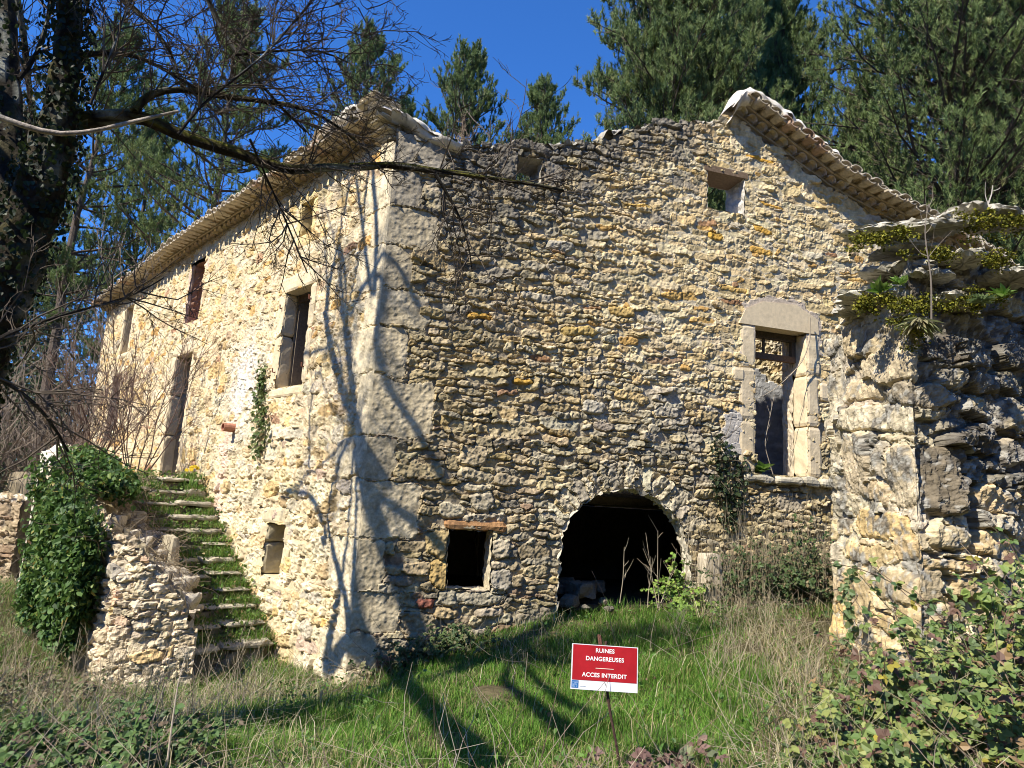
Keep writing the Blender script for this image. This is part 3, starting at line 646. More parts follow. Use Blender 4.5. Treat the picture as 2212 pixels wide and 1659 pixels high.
# ------------------------------------------------------------------ tiled eaves: corbelled rows of canal tiles, roof-tile edge, mortar crests
def genoise(mapf, line, name, rows, pitch, steps, seed, tcol, roof_n, mirror=1):
    """line: polyline (u,z) of the bottom of the eave on the wall face"""
    g = np.random.default_rng(seed); line = np.asarray(line); L = np.r_[0, np.cumsum(np.linalg.norm(np.diff(line, axis=0), axis=1))]
    mb = MB(); slab = MB(); roof = MB()
    def P(s): 
        a = np.interp(s, L, line[:, 0]), np.interp(s, L, line[:, 1]); b = np.interp(s + .05, L, line[:, 0]) - np.interp(s - .05, L, line[:, 0]), np.interp(s + .05, L, line[:, 1]) - np.interp(s - .05, L, line[:, 1])
        t = np.array(b) / np.hypot(*b); v = np.array([-t[1], t[0]]); v = v if v[1] > 0 else -v
        return np.array(a), t, v
    def shell(mb, c, t, v, R, th_, n0, n1, col, k=9, drop=0.0, sq=1.0):
        a = np.linspace(0, math.pi, k); out = []
        for n_, dz in ((n1, -drop), (n0, 0)):
            for r in (R, R - th_):
                uv = c + r * (np.cos(a)[:, None] * t + np.sin(a)[:, None] * v * sq)
                out.append(mapf(uv[:, 0], uv[:, 1] + dz, n_))
        V = np.vstack(out); f = []
        for i in range(k - 1):
            f += [[i, i + 1, k + i + 1, k + i], [i, 2 * k + i, 2 * k + i + 1, i + 1], [k + i, k + i + 1, 3 * k + i + 1, 3 * k + i]]
        mb.add(V, [np.array(f)], col)
    def fill(mb, c, t, v, R, n_, col, k=9):
        a = np.linspace(0, math.pi, k); uv = c + R * (np.cos(a)[:, None] * t + np.sin(a)[:, None] * v)
        mb.add(mapf(uv[:, 0], uv[:, 1], n_), [np.array([list(range(k))])], col)
    h = 0.0
    for r in range(rows):
        n1 = steps[r]; R = pitch * .43
        # flat bed course under each row
        for s0 in np.arange(0, L[-1], .33):
            s1_ = min(s0 + .32, L[-1]); a, t, v = P(s0); b, t2, v2 = P(s1_); e = g.uniform(-.006, .006)
            V = []
            for (q, vv) in ((a, v), (b, v2)):
                for hh in (h + .004 + e, h + .03 + e):
                    for n_ in (-.02, (steps[r - 1] if r else 0) + .022):
                        w_ = q + vv * hh; V.append(mapf(w_[0], w_[1], n_ + e).ravel())
            slab.add(np.array(V), [[[1, 5, 7, 3], [0, 4, 5, 1], [2, 3, 7, 6], [0, 1, 3, 2], [4, 6, 7, 5]]], np.array(tcol) * g.uniform(.75, 1.0))
        s = pitch / 2 + (r % 2) * pitch / 2
        while s < L[-1] - pitch * .3:
            c, t, v = P(s); c = c + v * (h + .032); col = np.array(tcol) * g.uniform(.82, 1.1) * np.array([1, g.uniform(.94, 1.02), g.uniform(.88, 1.0)])
            j = g.normal(0, .006)
            shell(mb, c, t, v, R, .016, -.02, n1 + g.normal(0, .008), col)
            fill(mb, c, t, v, R - .01, (steps[r - 1] if r else 0) + .01 + g.uniform(-.01, .02), np.array([.5, .42, .3]) * g.uniform(.85, 1.08))
            s += pitch
        # mortar packed over and between the tiles of the row
        for s0 in np.arange(0, L[-1] - .01, .12):
            a, t, v = P(s0); b, t2, v2 = P(min(s0 + .12, L[-1])); V = []
            for (q, vv) in ((a, v), (b, v2)):
                for hh in (h + .05, h + .036 + R + .002):
                    w_ = q + vv * hh; V.append(mapf(w_[0], w_[1], n1 - .09).ravel())
            slab.add(np.array(V), [[[0, 2, 3, 1]]], np.array([.5, .42, .3]) * g.uniform(.85, 1.05))
        h += .034 + R
    # roof tile edge
    n1 = roof_n; R = pitch * .5; s = pitch / 2
    while s < L[-1]:
        c, t, v = P(s); wob = g.normal(0, .012); c = c + v * (h + .03 + wob) + t * g.normal(0, .01)
        col = (np.array([.56, .49, .38]) if g.random() < .8 else np.array([.46, .33, .24])) * g.uniform(.85, 1.12)
        shell(roof, c, t, v, R * g.uniform(.92, 1.05), .018, -.45, n1 + g.normal(0, .02), col, 11, drop=.07 + g.normal(0, .01), sq=.62)
        c2 = c + t * pitch / 2 - v * .02
        a_ = np.linspace(math.pi, 2 * math.pi, 7); uv = c2 + R * .8 * (np.cos(a_)[:, None] * t + .55 * np.sin(a_)[:, None] * v)
        V = np.vstack([mapf(uv[:, 0], uv[:, 1] - .06, n1 + .01), mapf(uv[:, 0], uv[:, 1] - .075, n1 + .01), mapf(uv[:, 0], uv[:, 1], -.4), mapf(uv[:, 0], uv[:, 1] - .015, -.4)])
        roof.add(V, [np.array([[i, i + 1, 7 + i + 1, 7 + i] for i in range(6)] + [[i, 14 + i, 15 + i, i + 1] for i in range(6)] + [[7 + i, 8 + i, 22 + i, 21 + i] for i in range(6)])], col * .9)
        fill(roof, c - v * .03, t, v * .62, R * .9, n1 - .09, np.array([.6, .54, .44]) * g.uniform(.8, 1.05))
        s += pitch
    # bed under the roof tiles
    for s0 in np.arange(0, L[-1] - .01, .3):
        a, t, v = P(s0); b, t2, v2 = P(min(s0 + .3, L[-1])); V = []
        for (q, vv) in ((a, v), (b, v2)):
            for hh in (h - .02, h + .012):
                for n_ in (-.4, n1 - .08):
                    w_ = q + vv * hh; V.append(mapf(w_[0], w_[1] - .03 * (n_ > 0), n_).ravel())
        slab.add(np.array(V), [[[1, 5, 7, 3], [0, 4, 5, 1], [2, 3, 7, 6], [0, 1, 3, 2], [4, 6, 7, 5]]], np.array(tcol) * g.uniform(.8, 1.0))
    root = mb.build(name, M_TILE, HOUSE)
    slab.build('eave_bed', M_MORTAR, root); roof.build('edge_tile', M_TILE, root)
    return h
TILE_C = (.55, .45, .31)
EL = TOP_L[(TOP_L[:, 0] > 0.3)].copy(); EL = np.vstack([[(.42, 6.56)], EL[EL[:, 0] > .6]]); EL[-1, 0] = 13.4
EL[:, 1] = np.interp(EL[:, 0], [0, 2, 6.6, 10, 13.4], [6.50, 6.52, 6.45, 6.28, 6.08])
HGL = genoise(L3, EL, 'long_eave', 2, .205, (.13, .27), 71, TILE_C, .42)
ER = RP((1581, 246), (1789, 402), (1948, 490), (2058, 548), (2150, 600)); ER[0] += (0, .02)
HGR = genoise(R3, ER, 'gable_eave', 2, .21, (.13, .27), 72, TILE_C, .38)

def crest(mapf, line, w, h, name, col, seed, n_c=-.1, sub=.05):
    """rounded, uneven ridge of lime mortar along a line (u,z)"""
    g = np.random.default_rng(seed); line = np.asarray(line, float); L = np.r_[0, np.cumsum(np.linalg.norm(np.diff(line, axis=0), axis=1))]
    s = np.arange(0, L[-1], sub); u = np.interp(s, L, line[:, 0]); z = np.interp(s, L, line[:, 1]); k = 17
    a = np.linspace(-.02, 2 * math.pi, k); U = np.repeat(u[None], k, 0); S, A = np.meshgrid(s, a)
    nz = vnoise(U.shape, g, .3, (.08, sub)) * .14 + 1; taper = np.clip(np.minimum(s, L[-1] - s) / .25, .15, 1) ** .5
    N = n_c + np.cos(A) * w / 2 * nz; Zz = z[None] + np.where(np.sin(A) > 0, np.sin(A) * h * nz * taper[None], np.sin(A) * h * 1.3) - .02
    i = np.arange(U.size).reshape(U.shape); f = np.stack([i[:-1, :-1], i[:-1, 1:], i[1:, 1:], i[1:, :-1]], -1).reshape(-1, 4)
    return MB().add(mapf(U, Zz, N).reshape(-1, 3), [f], np.asarray(col) * (1 + .06 * (nz.reshape(-1, 1) - 1) / .14)).build(name, M_MORTAR, HOUSE, True)
WHITE = (.68, .63, .54)
_h = HGL
crest(L3, [(1.9, 6.66 + _h), (1.2, 6.78 + _h), (.4, 6.72 + _h), (-.02, 6.5 + _h)], .55, .09, 'mortar_crest', WHITE, 81, .06)
crest(R3, [(-.1, 6.78), (.1, 6.78), (.32, 6.64), (.62, 6.55), (.9, 6.5)], .5, .09, 'mortar_crest', WHITE, 82, -.16)
crest(R3, [(3.05, 7.2), (3.3, 7.36), (4.2, 7.6), (5.05, 7.86)], .3, .07, 'mortar_crest', WHITE, 83, -.3)
crest(R3, [(5.12, 8.0), (5.3, 8.28), (5.6, 8.3), (6.2, 8.0), (6.9, 7.62), (7.4, 7.35)], .5, .15, 'mortar_crest', WHITE, 84, 0.02)
# stone and mortar end of the eave at the corner
ce = MB(); g_ = np.random.default_rng(85)
for i in range(16):
    z_ = 6.42 + .036 * i; p_ = np.clip((z_ - 6.35) / .5, .05, 1) * .38
    grid_noise_box(ce, CORNER, DL, NL, ZUP, (.02 + g_.uniform(0, .05), -.1, z_), (.3 + g_.uniform(0, .2), p_ + g_.uniform(-.03, .03), z_ + .05), np.array([.6, .52, .38]) * g_.uniform(.7, 1.1), 900 + i, .02)
ce.build('eave_end', M_STONE, HOUSE)

# ------------------------------------------------------------------ ruined wall on the right: big rock-faced blocks turning a corner
WC = at(1988, 1300, 5.9); WC[2] = 0
w_back = np.array([-.02, 1.0, 0]); w_back /= np.linalg.norm(w_back)
w_dir = np.array([math.sin(math.radians(71)), math.cos(math.radians(71)), 0])
def corner_map(C0, dA, dB, rad):
    """unrolled corner: s<0 runs along dA, s>0 along dB; returns positions and outward normals"""
    nA = np.array([-dA[1], dA[0], 0.0]); nB = np.array([dB[1], -dB[0], 0.0])
    def f(S, Z, H):
        S = np.asarray(S, float); t = sstep(-rad, rad, S)[..., None]
        n = unit(nA * (1 - t) + nB * t)
        a = np.abs(S)
        base = C0 + np.where(S[..., None] < 0, np.multiply.outer(-S, dA), np.multiply.outer(S, dB))
        cut = np.clip(rad - a, 0, None)[..., None] * .5
        return base - unit(nA + nB) * cut * .6 + np.multiply.outer(Z, ZUP) + n * np.asarray(H)[..., None]
    return f
WMAP = corner_map(WC, w_back, w_dir, .09)
def wtop(s): return np.interp(s, [-1.75, -1.3, -.9, -.35, 0, .3, .7, 1.2, 2.6], [3.62, 3.72, 3.85, 4.02, 4.1, 4.16, 4.2, 4.22, 4.25])
fW = Field(-1.55, 2.7, -.5, 4.35, .014, .014, 91, .02)
gW = np.random.default_rng(92)
def wp(x, y):       # pixel -> (s, z) on the left face (x<1988) or on the front
    q = ray(x, y)
    d, n = (w_back, np.array([-w_back[1], w_back[0], 0])) if x < 1988 else (w_dir, np.array([w_dir[1], -w_dir[0], 0]))
    p = CAM + q * (((WC - CAM) @ n) / (q @ n)); s = (p - WC) @ d
    return (-s if x < 1988 else s), p[2]
WST = [  # measured big stones: pixel box, colour, relief
 (1825, 700, 1990, 770, (.52, .47, .36), .13), (1865, 760, 1985, 825, (.55, .51, .42), .15), (1822, 785, 1866, 806, (.5, .45, .34), .1), (1830, 815, 1900, 862, (.55, .5, .4), .1), (1905, 815, 2070, 860, (.34, .32, .28), .14),
 (1812, 868, 1985, 928, (.60, .58, .5), .15), (1890, 930, 2000, 950, (.5, .47, .38), .1), (1815, 935, 1880, 1075, (.55, .51, .43), .1), (1912, 955, 1990, 1095, (.58, .54, .45), .09), (1992, 955, 2075, 1110, (.2, .185, .16), .1),  # last box: shaded face of the corner block, shade put in its colour
 (1865, 1045, 1915, 1085, (.57, .5, .38), .08), (1840, 1105, 1965, 1165, (.66, .54, .32), .07), (1820, 1175, 1920, 1215, (.62, .53, .35), .06), (1925, 1165, 1995, 1215, (.58, .48, .32), .08), (1890, 1235, 1985, 1300, (.52, .46, .34), .09), (1992, 1225, 2040, 1300, (.4, .36, .28), .11),
 (1815, 1225, 1880, 1330, (.64, .55, .38), .05), (1880, 1320, 1925, 1360, (.6, .5, .32), .06), (1820, 1365, 1960, 1420, (.66, .56, .38), .06), (1930, 1310, 2000, 1360, (.64, .54, .36), .06), (1830, 1430, 1960, 1490, (.62, .52, .34), .05),
 (2000, 720, 2050, 790, (.14, .13, .12), .12), (2060, 740, 2130, 800, (.36, .34, .29), .16), (2010, 800, 2075, 840, (.5, .48, .4), .14), (2090, 800, 2150, 860, (.3, .28, .24), .14), (2075, 860, 2150, 905, (.38, .36, .3), .15), (2135, 865, 2212, 935, (.42, .4, .34), .14),
 (2075, 925, 2110, 970, (.28, .26, .23), .12), (2160, 960, 2212, 1010, (.42, .4, .36), .13), (2100, 1060, 2212, 1120, (.58, .5, .36), .13), (2010, 1130, 2090, 1185, (.55, .5, .38), .14), (2110, 1150, 2190, 1215, (.57, .48, .32), .14), (2000, 1200, 2100, 1235, (.6, .5, .34), .14),
 (2060, 1250, 2150, 1300, (.55, .47, .33), .12), (2150, 1260, 2212, 1320, (.55, .48, .36), .1), (2020, 1310, 2090, 1350, (.55, .48, .36), .12)]
for (x0, y0, x1, y1, c, h_) in WST:
    (sa, za), (sb, zb) = wp(x0, y0), wp(x1, y1)
    sa2, _ = wp(x0, (y0 + y1) / 2); sb2, _ = wp(x1, (y0 + y1) / 2)
    zc = (za + zb) / 2; ym = (y0 + y1) / 2; xm = (x0 + x1) / 2; zt_ = wp(xm, y0)[1]; zb_ = wp(xm, y1)[1]
    fW.stamp((sa2 + sb2) / 2, (zt_ + zb_) / 2, abs(sb2 - sa2) * 1.02, abs(zt_ - zb_) * 1.0, np.array(c) * np.array([.92, .82, .66]), h_, gW.normal(-.05, .04), gW.uniform(3.4, 6), .6, gW.normal(0, .12, 2), .035, .5)
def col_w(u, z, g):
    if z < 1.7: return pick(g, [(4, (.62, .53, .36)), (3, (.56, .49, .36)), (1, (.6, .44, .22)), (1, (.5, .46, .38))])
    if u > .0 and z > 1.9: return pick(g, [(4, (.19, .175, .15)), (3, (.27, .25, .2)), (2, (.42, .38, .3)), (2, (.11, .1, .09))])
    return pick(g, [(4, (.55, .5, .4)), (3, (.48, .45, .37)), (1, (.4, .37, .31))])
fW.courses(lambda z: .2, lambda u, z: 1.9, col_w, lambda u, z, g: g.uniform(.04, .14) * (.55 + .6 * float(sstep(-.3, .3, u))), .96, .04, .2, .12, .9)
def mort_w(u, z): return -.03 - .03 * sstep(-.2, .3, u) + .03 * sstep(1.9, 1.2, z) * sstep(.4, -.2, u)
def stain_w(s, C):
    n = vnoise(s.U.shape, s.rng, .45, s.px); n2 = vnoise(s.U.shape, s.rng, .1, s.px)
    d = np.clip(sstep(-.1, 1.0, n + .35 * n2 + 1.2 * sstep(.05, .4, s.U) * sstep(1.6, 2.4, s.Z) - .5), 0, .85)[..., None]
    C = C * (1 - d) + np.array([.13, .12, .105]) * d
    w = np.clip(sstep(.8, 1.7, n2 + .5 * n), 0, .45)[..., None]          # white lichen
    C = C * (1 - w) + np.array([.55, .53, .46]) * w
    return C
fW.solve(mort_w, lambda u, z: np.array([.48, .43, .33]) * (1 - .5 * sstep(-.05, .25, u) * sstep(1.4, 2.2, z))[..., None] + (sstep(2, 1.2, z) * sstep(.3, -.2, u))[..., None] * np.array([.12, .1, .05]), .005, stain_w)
# rock-faced lumps: layered, eroded faces
ly = vnoise(fW.U.shape, fW.rng, .3, fW.px, aniso=2.2); l2 = vnoise(fW.U.shape, fW.rng, .07, fW.px, aniso=1.7)
amp = .35 + .65 * sstep(1.0, 2.0, fW.Z)
fW.H += amp * (.018 * np.abs(ly) - .013 + .011 * np.abs(vnoise(fW.U.shape, fW.rng, .1, fW.px, aniso=2.6)) + .0035 * vnoise(fW.U.shape, fW.rng, .04, fW.px, beta=1.2)) * np.where(fW.inside, 1, .4) + .03 * vnoise(fW.U.shape, fW.rng, .9, fW.px)
fW.H = fW.H * (.5 + .5 * sstep(0, .4, fW.U)) - .035
RUIN = thing('ruined_wall', 'tall ruined wall of big weathered grey blocks capped with mossy slabs', 'wall', tuple(WC))
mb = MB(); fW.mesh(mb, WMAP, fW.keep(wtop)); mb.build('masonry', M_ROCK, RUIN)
# core: top surface and back
cm = MB(); sA = np.arange(-1.05, 2.7, .06); tt = np.linspace(0, 1, 12)
S_, T_ = np.meshgrid(sA, tt); inner = WC + w_back * 1.75 + w_dir * 2.6
Pf = WMAP(sA, wtop(sA) - .06, np.full(sA.shape, .02)); Pi = WC + w_back * np.clip(-sA, .5, 1.6)[:, None] + np.multiply.outer(np.clip(sA, .35, 2.6), w_dir) + np.multiply.outer(wtop(sA) - .02, ZUP)
tn = vnoise(S_.shape, gW, .25, (.06, .06))
V = Pf[None] * (1 - T_[..., None]) + Pi[None] * T_[..., None] + (.06 * tn * np.sin(T_ * 3.1))[..., None] * ZUP
i = np.arange(S_.size).reshape(S_.shape); f = np.stack([i[:-1, :-1], i[:-1, 1:], i[1:, 1:], i[1:, :-1]], -1).reshape(-1, 4)
cm.add(V.reshape(-1, 3), [f], np.array([.22, .2, .15]) * (1 + .2 * tn.reshape(-1, 1)))
boxes(cm, WC, w_dir, w_back, ZUP, (.3, .5, -.5), (2.6, 1.6, 3.95), (.3, .27, .22))
cm.build('wall_core', M_STONE, RUIN)
# projecting slabs near the top
def slab_stone(mb, c, ex, ey, L_, W_, T_h, col, seed, tilt=0.0):
    """flat irregular slab with an eroded rim"""
    g = np.random.default_rng(seed); k, r = 40, 7
    a = np.linspace(0, 2 * math.pi, k, endpoint=False); rad = 1 + .1 * np.sin(a * 2 + g.uniform(0, 6)) + .08 * np.sin(a * 3 + g.uniform(0, 6)) + .05 * np.sin(a * 5 + g.uniform(0, 6)) + .05 * np.sin(a * 8 + g.uniform(0, 6)) + .04 * g.standard_normal(k)
    p = 3.6; sq = (np.abs(np.cos(a)) ** p + np.abs(np.sin(a)) ** p) ** (-1 / p)
    V, F = [], []
    prof = [(.0, .5), (.55, .5), (.88, .46), (1.0, .25), (.96, 0), (1.0, -.22), (.86, -.5), (.0, -.5)]
    for (rr, hh) in prof:
        jit = 1 + .035 * g.standard_normal(k); hj = hh * T_h + .01 * g.standard_normal(k)
        x = np.cos(a) * sq * rad * rr * L_ / 2 * jit; y = np.sin(a) * sq * rad * rr * W_ / 2 * jit
        V.append(c + np.multiply.outer(x, ex) + np.multiply.outer(y, ey) + np.multiply.outer(hj + tilt * x, ZUP))
    V = np.vstack(V); n_ = len(prof)
    f = [[j * k + i, j * k + (i + 1) % k, (j + 1) * k + (i + 1) % k, (j + 1) * k + i] for j in range(n_ - 1) for i in range(k)]
    mb.add(V, [np.array(f)], np.asarray(col) * (1 + .12 * g.standard_normal((len(V), 1))))
SL = [(p_[0], p_[1], p_[2], p_[3] * .8, p_[4] * .9, p_[5] * .75, p_[6]) for p_ in [(1908, 505, 5.95, .75, .5, .07, .04), (1935, 585, 6.1, .6, .5, .09, .03), (1905, 640, 6.2, .85, .55, .1, .02), (1850, 672, 6.6, .5, .4, .08, .1), (1990, 495, 5.9, .6, .5, .06, .03), (2040, 488, 5.9, .5, .5, .06, .02), (2110, 470, 6.0, .8, .6, .1, .0), (2000, 600, 5.85, .5, .45, .07, 0), (1945, 545, 6.1, .6, .5, .06, .05), (2080, 560, 5.95, .55, .45, .09, 0), (2180, 600, 6.05, .6, .5, .1, 0), (2060, 655, 5.9, .7, .4, .08, .02), (2175, 478, 6.0, .6, .5, .09, 0)]]
sm = MB()
for j, (x, y, Yd, l, w_, t_, ti) in enumerate(SL):
    slab_stone(sm, at(x, y, Yd + .12), w_dir if x > 1990 else unit(w_dir - .5 * w_back), w_back, l, w_, t_, np.array([.46, .43, .35]) * gW.uniform(.7, 1.15), 940 + j, -ti)
sm.build('slab', M_ROCK, RUIN)

# ------------------------------------------------------------------ stairs beside the long wall and the retaining mass
def TW(t, w, z):
    t, w, z = np.broadcast_arrays(np.asarray(t, float), np.asarray(w, float), np.asarray(z, float))
    return CORNER + t[..., None] * DL + w[..., None] * NL + z[..., None] * ZUP
STAIR = thing('stone_staircase', 'mossy outdoor stone staircase climbing along the sunlit house wall', 'staircase', tuple(TW(2, .8, -.6)))
NS = 12; T0, T1, Z0, Z1 = 1.75, 5.35, -.52, 1.76; rs = np.random.default_rng(101)
core = MB()
for i in range(NS):
    t0 = T0 + (T1 - T0) * i / NS; z1 = Z0 + (Z1 - Z0) * (i + 1) / NS
    st = MB()
    wcur = .06
    while wcur < 1.2:
        wl_ = rs.uniform(.3, .75); w2 = min(wcur + wl_, 1.22)
        if wcur > .1 and rs.random() < .2: wcur = w2; continue
        grid_noise_box(st, CORNER, DL, NL, ZUP, (t0 - .03 + rs.uniform(-.06, .05), wcur + .005, z1 - rs.uniform(.06, .11)), (t0 + .36, w2 - .005, z1 + rs.uniform(-.05, .012)), np.array([.46, .41, .31]) * rs.uniform(.75, 1.1), 1000 + i * 7 + int(wcur * 10), .018, .05, .15)
        wcur = w2
    st.build('step', M_STONE, STAIR)
    grid_noise_box(core, CORNER, DL, NL, ZUP, (t0 + .03, .06, -1.2), (t0 + .34, 1.2, z1 - .08), np.array([.22, .19, .13]), 1200 + i, .03, .08, .25)
grid_noise_box(core, CORNER, DL, NL, ZUP, (T1 + .4, 1.2, -1.2), (6.35, 2.02, .1), np.array([.2, .17, .11]), 1300, .03, .3)
grid_noise_box(core, CORNER, DL, NL, ZUP, (5.3, .03, -1.2), (6.35, 2.02, 1.74), np.array([.2, .17, .11]), 1301, .03, .3)
grid_noise_box(core, CORNER, DL, NL, ZUP, (6.3, .03, -1.2), (13.2, 1.6, 1.74), np.array([.3, .25, .17]), 1302, .03, .3)
core.build('core', M_SOIL, STAIR)
# flank: retaining side (s<0), rounded corner, end face (s>0)
FC = TW(1.75, 2.12, 0.0)
FDIR = np.array([.955, .296, 0])
FMAP = corner_map(FC, DL, FDIR, .25)
def ftop(s): return np.where(s > 0, np.interp(s, [0, .3, .6, 1.06], [.98, .8, .5, .0]), np.interp(-s, [0, 1.2, 2.4, 3.3, 7.0, 8.5, 11], [.95, 1.35, 1.7, 1.85, 1.9, 2.3, 2.4]))
fF = Field(-4.7, .95, -1.2, 2.2, .022, .016, 111, .016)
fF.courses(lambda z: .115, lambda u, z: 1.4, lambda u, z, g: pick(g, [(5, (.62, .54, .41)), (4, (.7, .62, .5)), (2, (.5, .45, .37)), (1, (.56, .42, .32)), (.5, (.6, .46, .25))]), lambda u, z, g: g.uniform(.03, .07), .95, .03, .15, .12)
fF.solve(-.012, (.5, .43, .32), .005)
mb = MB(); fF.mesh(mb, FMAP, fF.keep(ftop)); mb.build('retaining_wall', M_STONE, STAIR)
tp = MB(); sa = np.arange(-4.65, .95, .06); tt = np.linspace(0, 1, 16); S_, T_ = np.meshgrid(sa, tt)
Pf = FMAP(sa, ftop(sa) - .13, np.full(sa.shape, .0))
tq = np.where(sa > 0, 1.75, 1.75 - sa); Pi = TW(np.where(sa > 0, 1.95, tq + .2), np.where(sa > 0, 2.12 - sa * .85, 1.15), np.where(sa > 0, ftop(sa) + .1, np.clip(np.interp(tq, [1.75, 2.2, 5.35, 6], [.15, .35, 1.7, 1.74]), 0, 1.74)))
V = Pf[None] * (1 - T_[..., None]) + Pi[None] * T_[..., None]; tn = vnoise(S_.shape, rs, .35, (.07, .06)); V = V + (.05 * tn * np.sin(T_ * 3.1))[..., None] * ZUP
i = np.arange(S_.size).reshape(S_.shape); f = np.stack([i[:-1, :-1], i[:-1, 1:], i[1:, 1:], i[1:, :-1]], -1).reshape(-1, 4)
tp.add(V.reshape(-1, 3), [f], np.array([.24, .2, .13]) * (1 + .2 * tn.reshape(-1, 1))); 
grid_noise_box(tp, CORNER, DL, NL, ZUP, (1.78, 1.14, -1), (2.6, 1.28, .3), np.array([.55, .48, .36]), 1311, .04, .08)
grid_noise_box(tp, CORNER, DL, NL, ZUP, (2.6, 1.14, -1), (4, 1.26, .95), np.array([.4, .35, .25]), 1312, .04, .08)
for k in range(70):
    t_ = 1.75 + 2.2 * rs.random() ** 1.3; w_ = rs.uniform(1.15, 2.08); sz_ = rs.uniform(.08, .2); zz_ = np.interp(t_, [1.75, 2.2, 5.35], [.05, .45, 1.7]) * .5 + .5 * np.interp(w_, [1.15, 2.1], [.1, .95]) + (t_ - 1.75) * .2
    e1 = unit(DL + .4 * rs.standard_normal(3) * [1, 1, .3]); e2 = unit(np.cross(ZUP, e1))
    grid_noise_box(tp, TW(t_, w_, zz_), e1, e2, ZUP, (-sz_, -sz_ * .7, -.12), (sz_, sz_ * .7, .05), np.array([.52, .46, .36]) * rs.uniform(.6, 1.1), 1400 + k, .03, .06, .1)
tp.build('flank_top', M_STONE, STAIR)
# pale rounded parapet running back to the far corner of the house
pr = MB(); pl_ = np.array([TW(6.15, 2.05, 0), TW(6.6, 1.95, 0), TW(8, 1.6, 0), TW(10, 1.15, 0), TW(12.6, .3, 0)]); L_ = np.r_[0, np.cumsum(np.linalg.norm(np.diff(pl_, axis=0), axis=1))]
s_ = np.arange(0, L_[-1], .05); q_ = np.stack([np.interp(s_, L_, pl_[:, i]) for i in range(3)], 1); zt_ = np.interp(s_, [0, .5, 2.5, 6.5], [1.75, 2.1, 2.3, 2.3]); tn_ = unit(np.gradient(q_, axis=0)); nn_ = np.stack([-tn_[:, 1], tn_[:, 0], 0 * s_], 1)
pf_ = np.array([(-.22, -3.2), (-.22, -1.2), (-.22, -.5), (-.22, -.12), (-.12, -.03), (0, 0), (.12, -.03), (.22, -.12), (.22, -.6), (.22, -1.4), (.22, -3.2)]); nz_ = vnoise((len(pf_), len(s_)), rs, .3, (.15, .05)) * .025
V = q_[None] + pf_[:, 0, None, None] * (1 + nz_[..., None] * 3) * nn_[None] + (zt_[None] + pf_[:, 1:2] + nz_)[..., None] * ZUP
i = np.arange(len(pf_) * len(s_)).reshape(len(pf_), -1); f = np.stack([i[:-1, :-1], i[:-1, 1:], i[1:, 1:], i[1:, :-1]], -1).reshape(-1, 4)
pr.add(V.reshape(-1, 3), [f], np.array([.62, .55, .45]) * (1 + 4 * nz_.reshape(-1, 1))); tag(pr.build('parapet_wall', M_STONE), 'pale rounded parapet running from the ivy mound to the far house corner', 'wall')
# low stone wall far left, in the shade of the terrace
lwp = Field(0, 4.2, -1.2, 1.45, .03, .025, 121, .016)
lwp.courses(lambda z: .12, lambda u, z: 1.9, lambda u, z, g: pick(g, [(4, (.36, .29, .21)), (3, (.43, .36, .26)), (1, (.3, .22, .16))]), lambda u, z, g: g.uniform(.03, .06), .94, .03)
lwp.solve(-.015, (.22, .18, .13), .005)
LO = at(38, 1150, 12.6); LO[2] = 0; ld = np.array([-.97, .2, 0]); ld /= np.linalg.norm(ld); ln_ = np.array([-ld[1], ld[0], 0]); ln_ = ln_ if ln_[1] < 0 else -ln_
mb = MB(); LMAP = lambda u, z, h: LO + np.multiply.outer(u, ld) + np.multiply.outer(z, ZUP) + np.multiply.outer(h, ln_)
ltop = lambda u: 1.25 + .03 * np.sin(u * 4); lwp.mesh(mb, LMAP, lwp.keep(ltop)); wall_back(mb, LMAP, 0, 4.2, -1, ltop, [], .4, (.5, .45, .36), seed=122)
tag(mb.build('garden_wall', M_STONE), 'low brown dry-stone wall at the far left beyond the ivy', 'wall')

# loose stones
def boulder(c, sx, sy, sz, col, seed, rot=0.0):
    mb = MB(); g = np.random.default_rng(seed); ex = np.array([math.cos(rot), math.sin(rot), 0]); ey = np.array([-ex[1], ex[0], 0])
    grid_noise_box(mb, np.asarray(c), ex, ey, ZUP, (-sx / 2, -sy / 2, -sz * .25), (sx / 2, sy / 2, sz * .75), col, seed, .045, .04, .1)
    return mb
p = pix_ground(494, 1432)
tag(boulder(p, .26, .2, .15, (.6, .54, .4), 131, .3).build('loose_block', M_STONE), 'pale square stone block lying in the grass at the stair foot', 'stone')
pA = R3(4.83, 0, .12).ravel(); pb = MB()
za = float(ground_z(pA[0], pA[1])) - .1
grid_noise_box(pb, pA, DR, NR, ZUP, (-.14, -.12, za), (.14, .12, za + .85), np.array([.56, .48, .36]), 141, .004, .08)
tag(pb.build('stone_post', M_DRESSED), 'short square stone post standing beside the arch', 'post')
gR = np.random.default_rng(151)
for k_, (u, n_, s_) in enumerate([(2.95, -.35, .3), (3.2, -.6, .4), (3.45, -.9, .34), (3.1, -1.1, .4), (3.75, -1.2, .3), (2.85, -.8, .3), (3.5, -.45, .18), (3.3, .15, .14), (3.0, .1, .12)]):
    c = R3(u, 0, n_).ravel(); c[2] = .36 + .1 * (n_ < -.5)
    tag(boulder(c, s_, s_ * .7, s_ * .5, np.array([.17, .15, .115]) * gR.uniform(.8, 1.1), 160 + k_, gR.uniform(0, 3)).build('rubble_stone', M_STONE), 'fallen rubble stone lying in the mouth of the dark arch', 'stone', 'rubble in the arch')
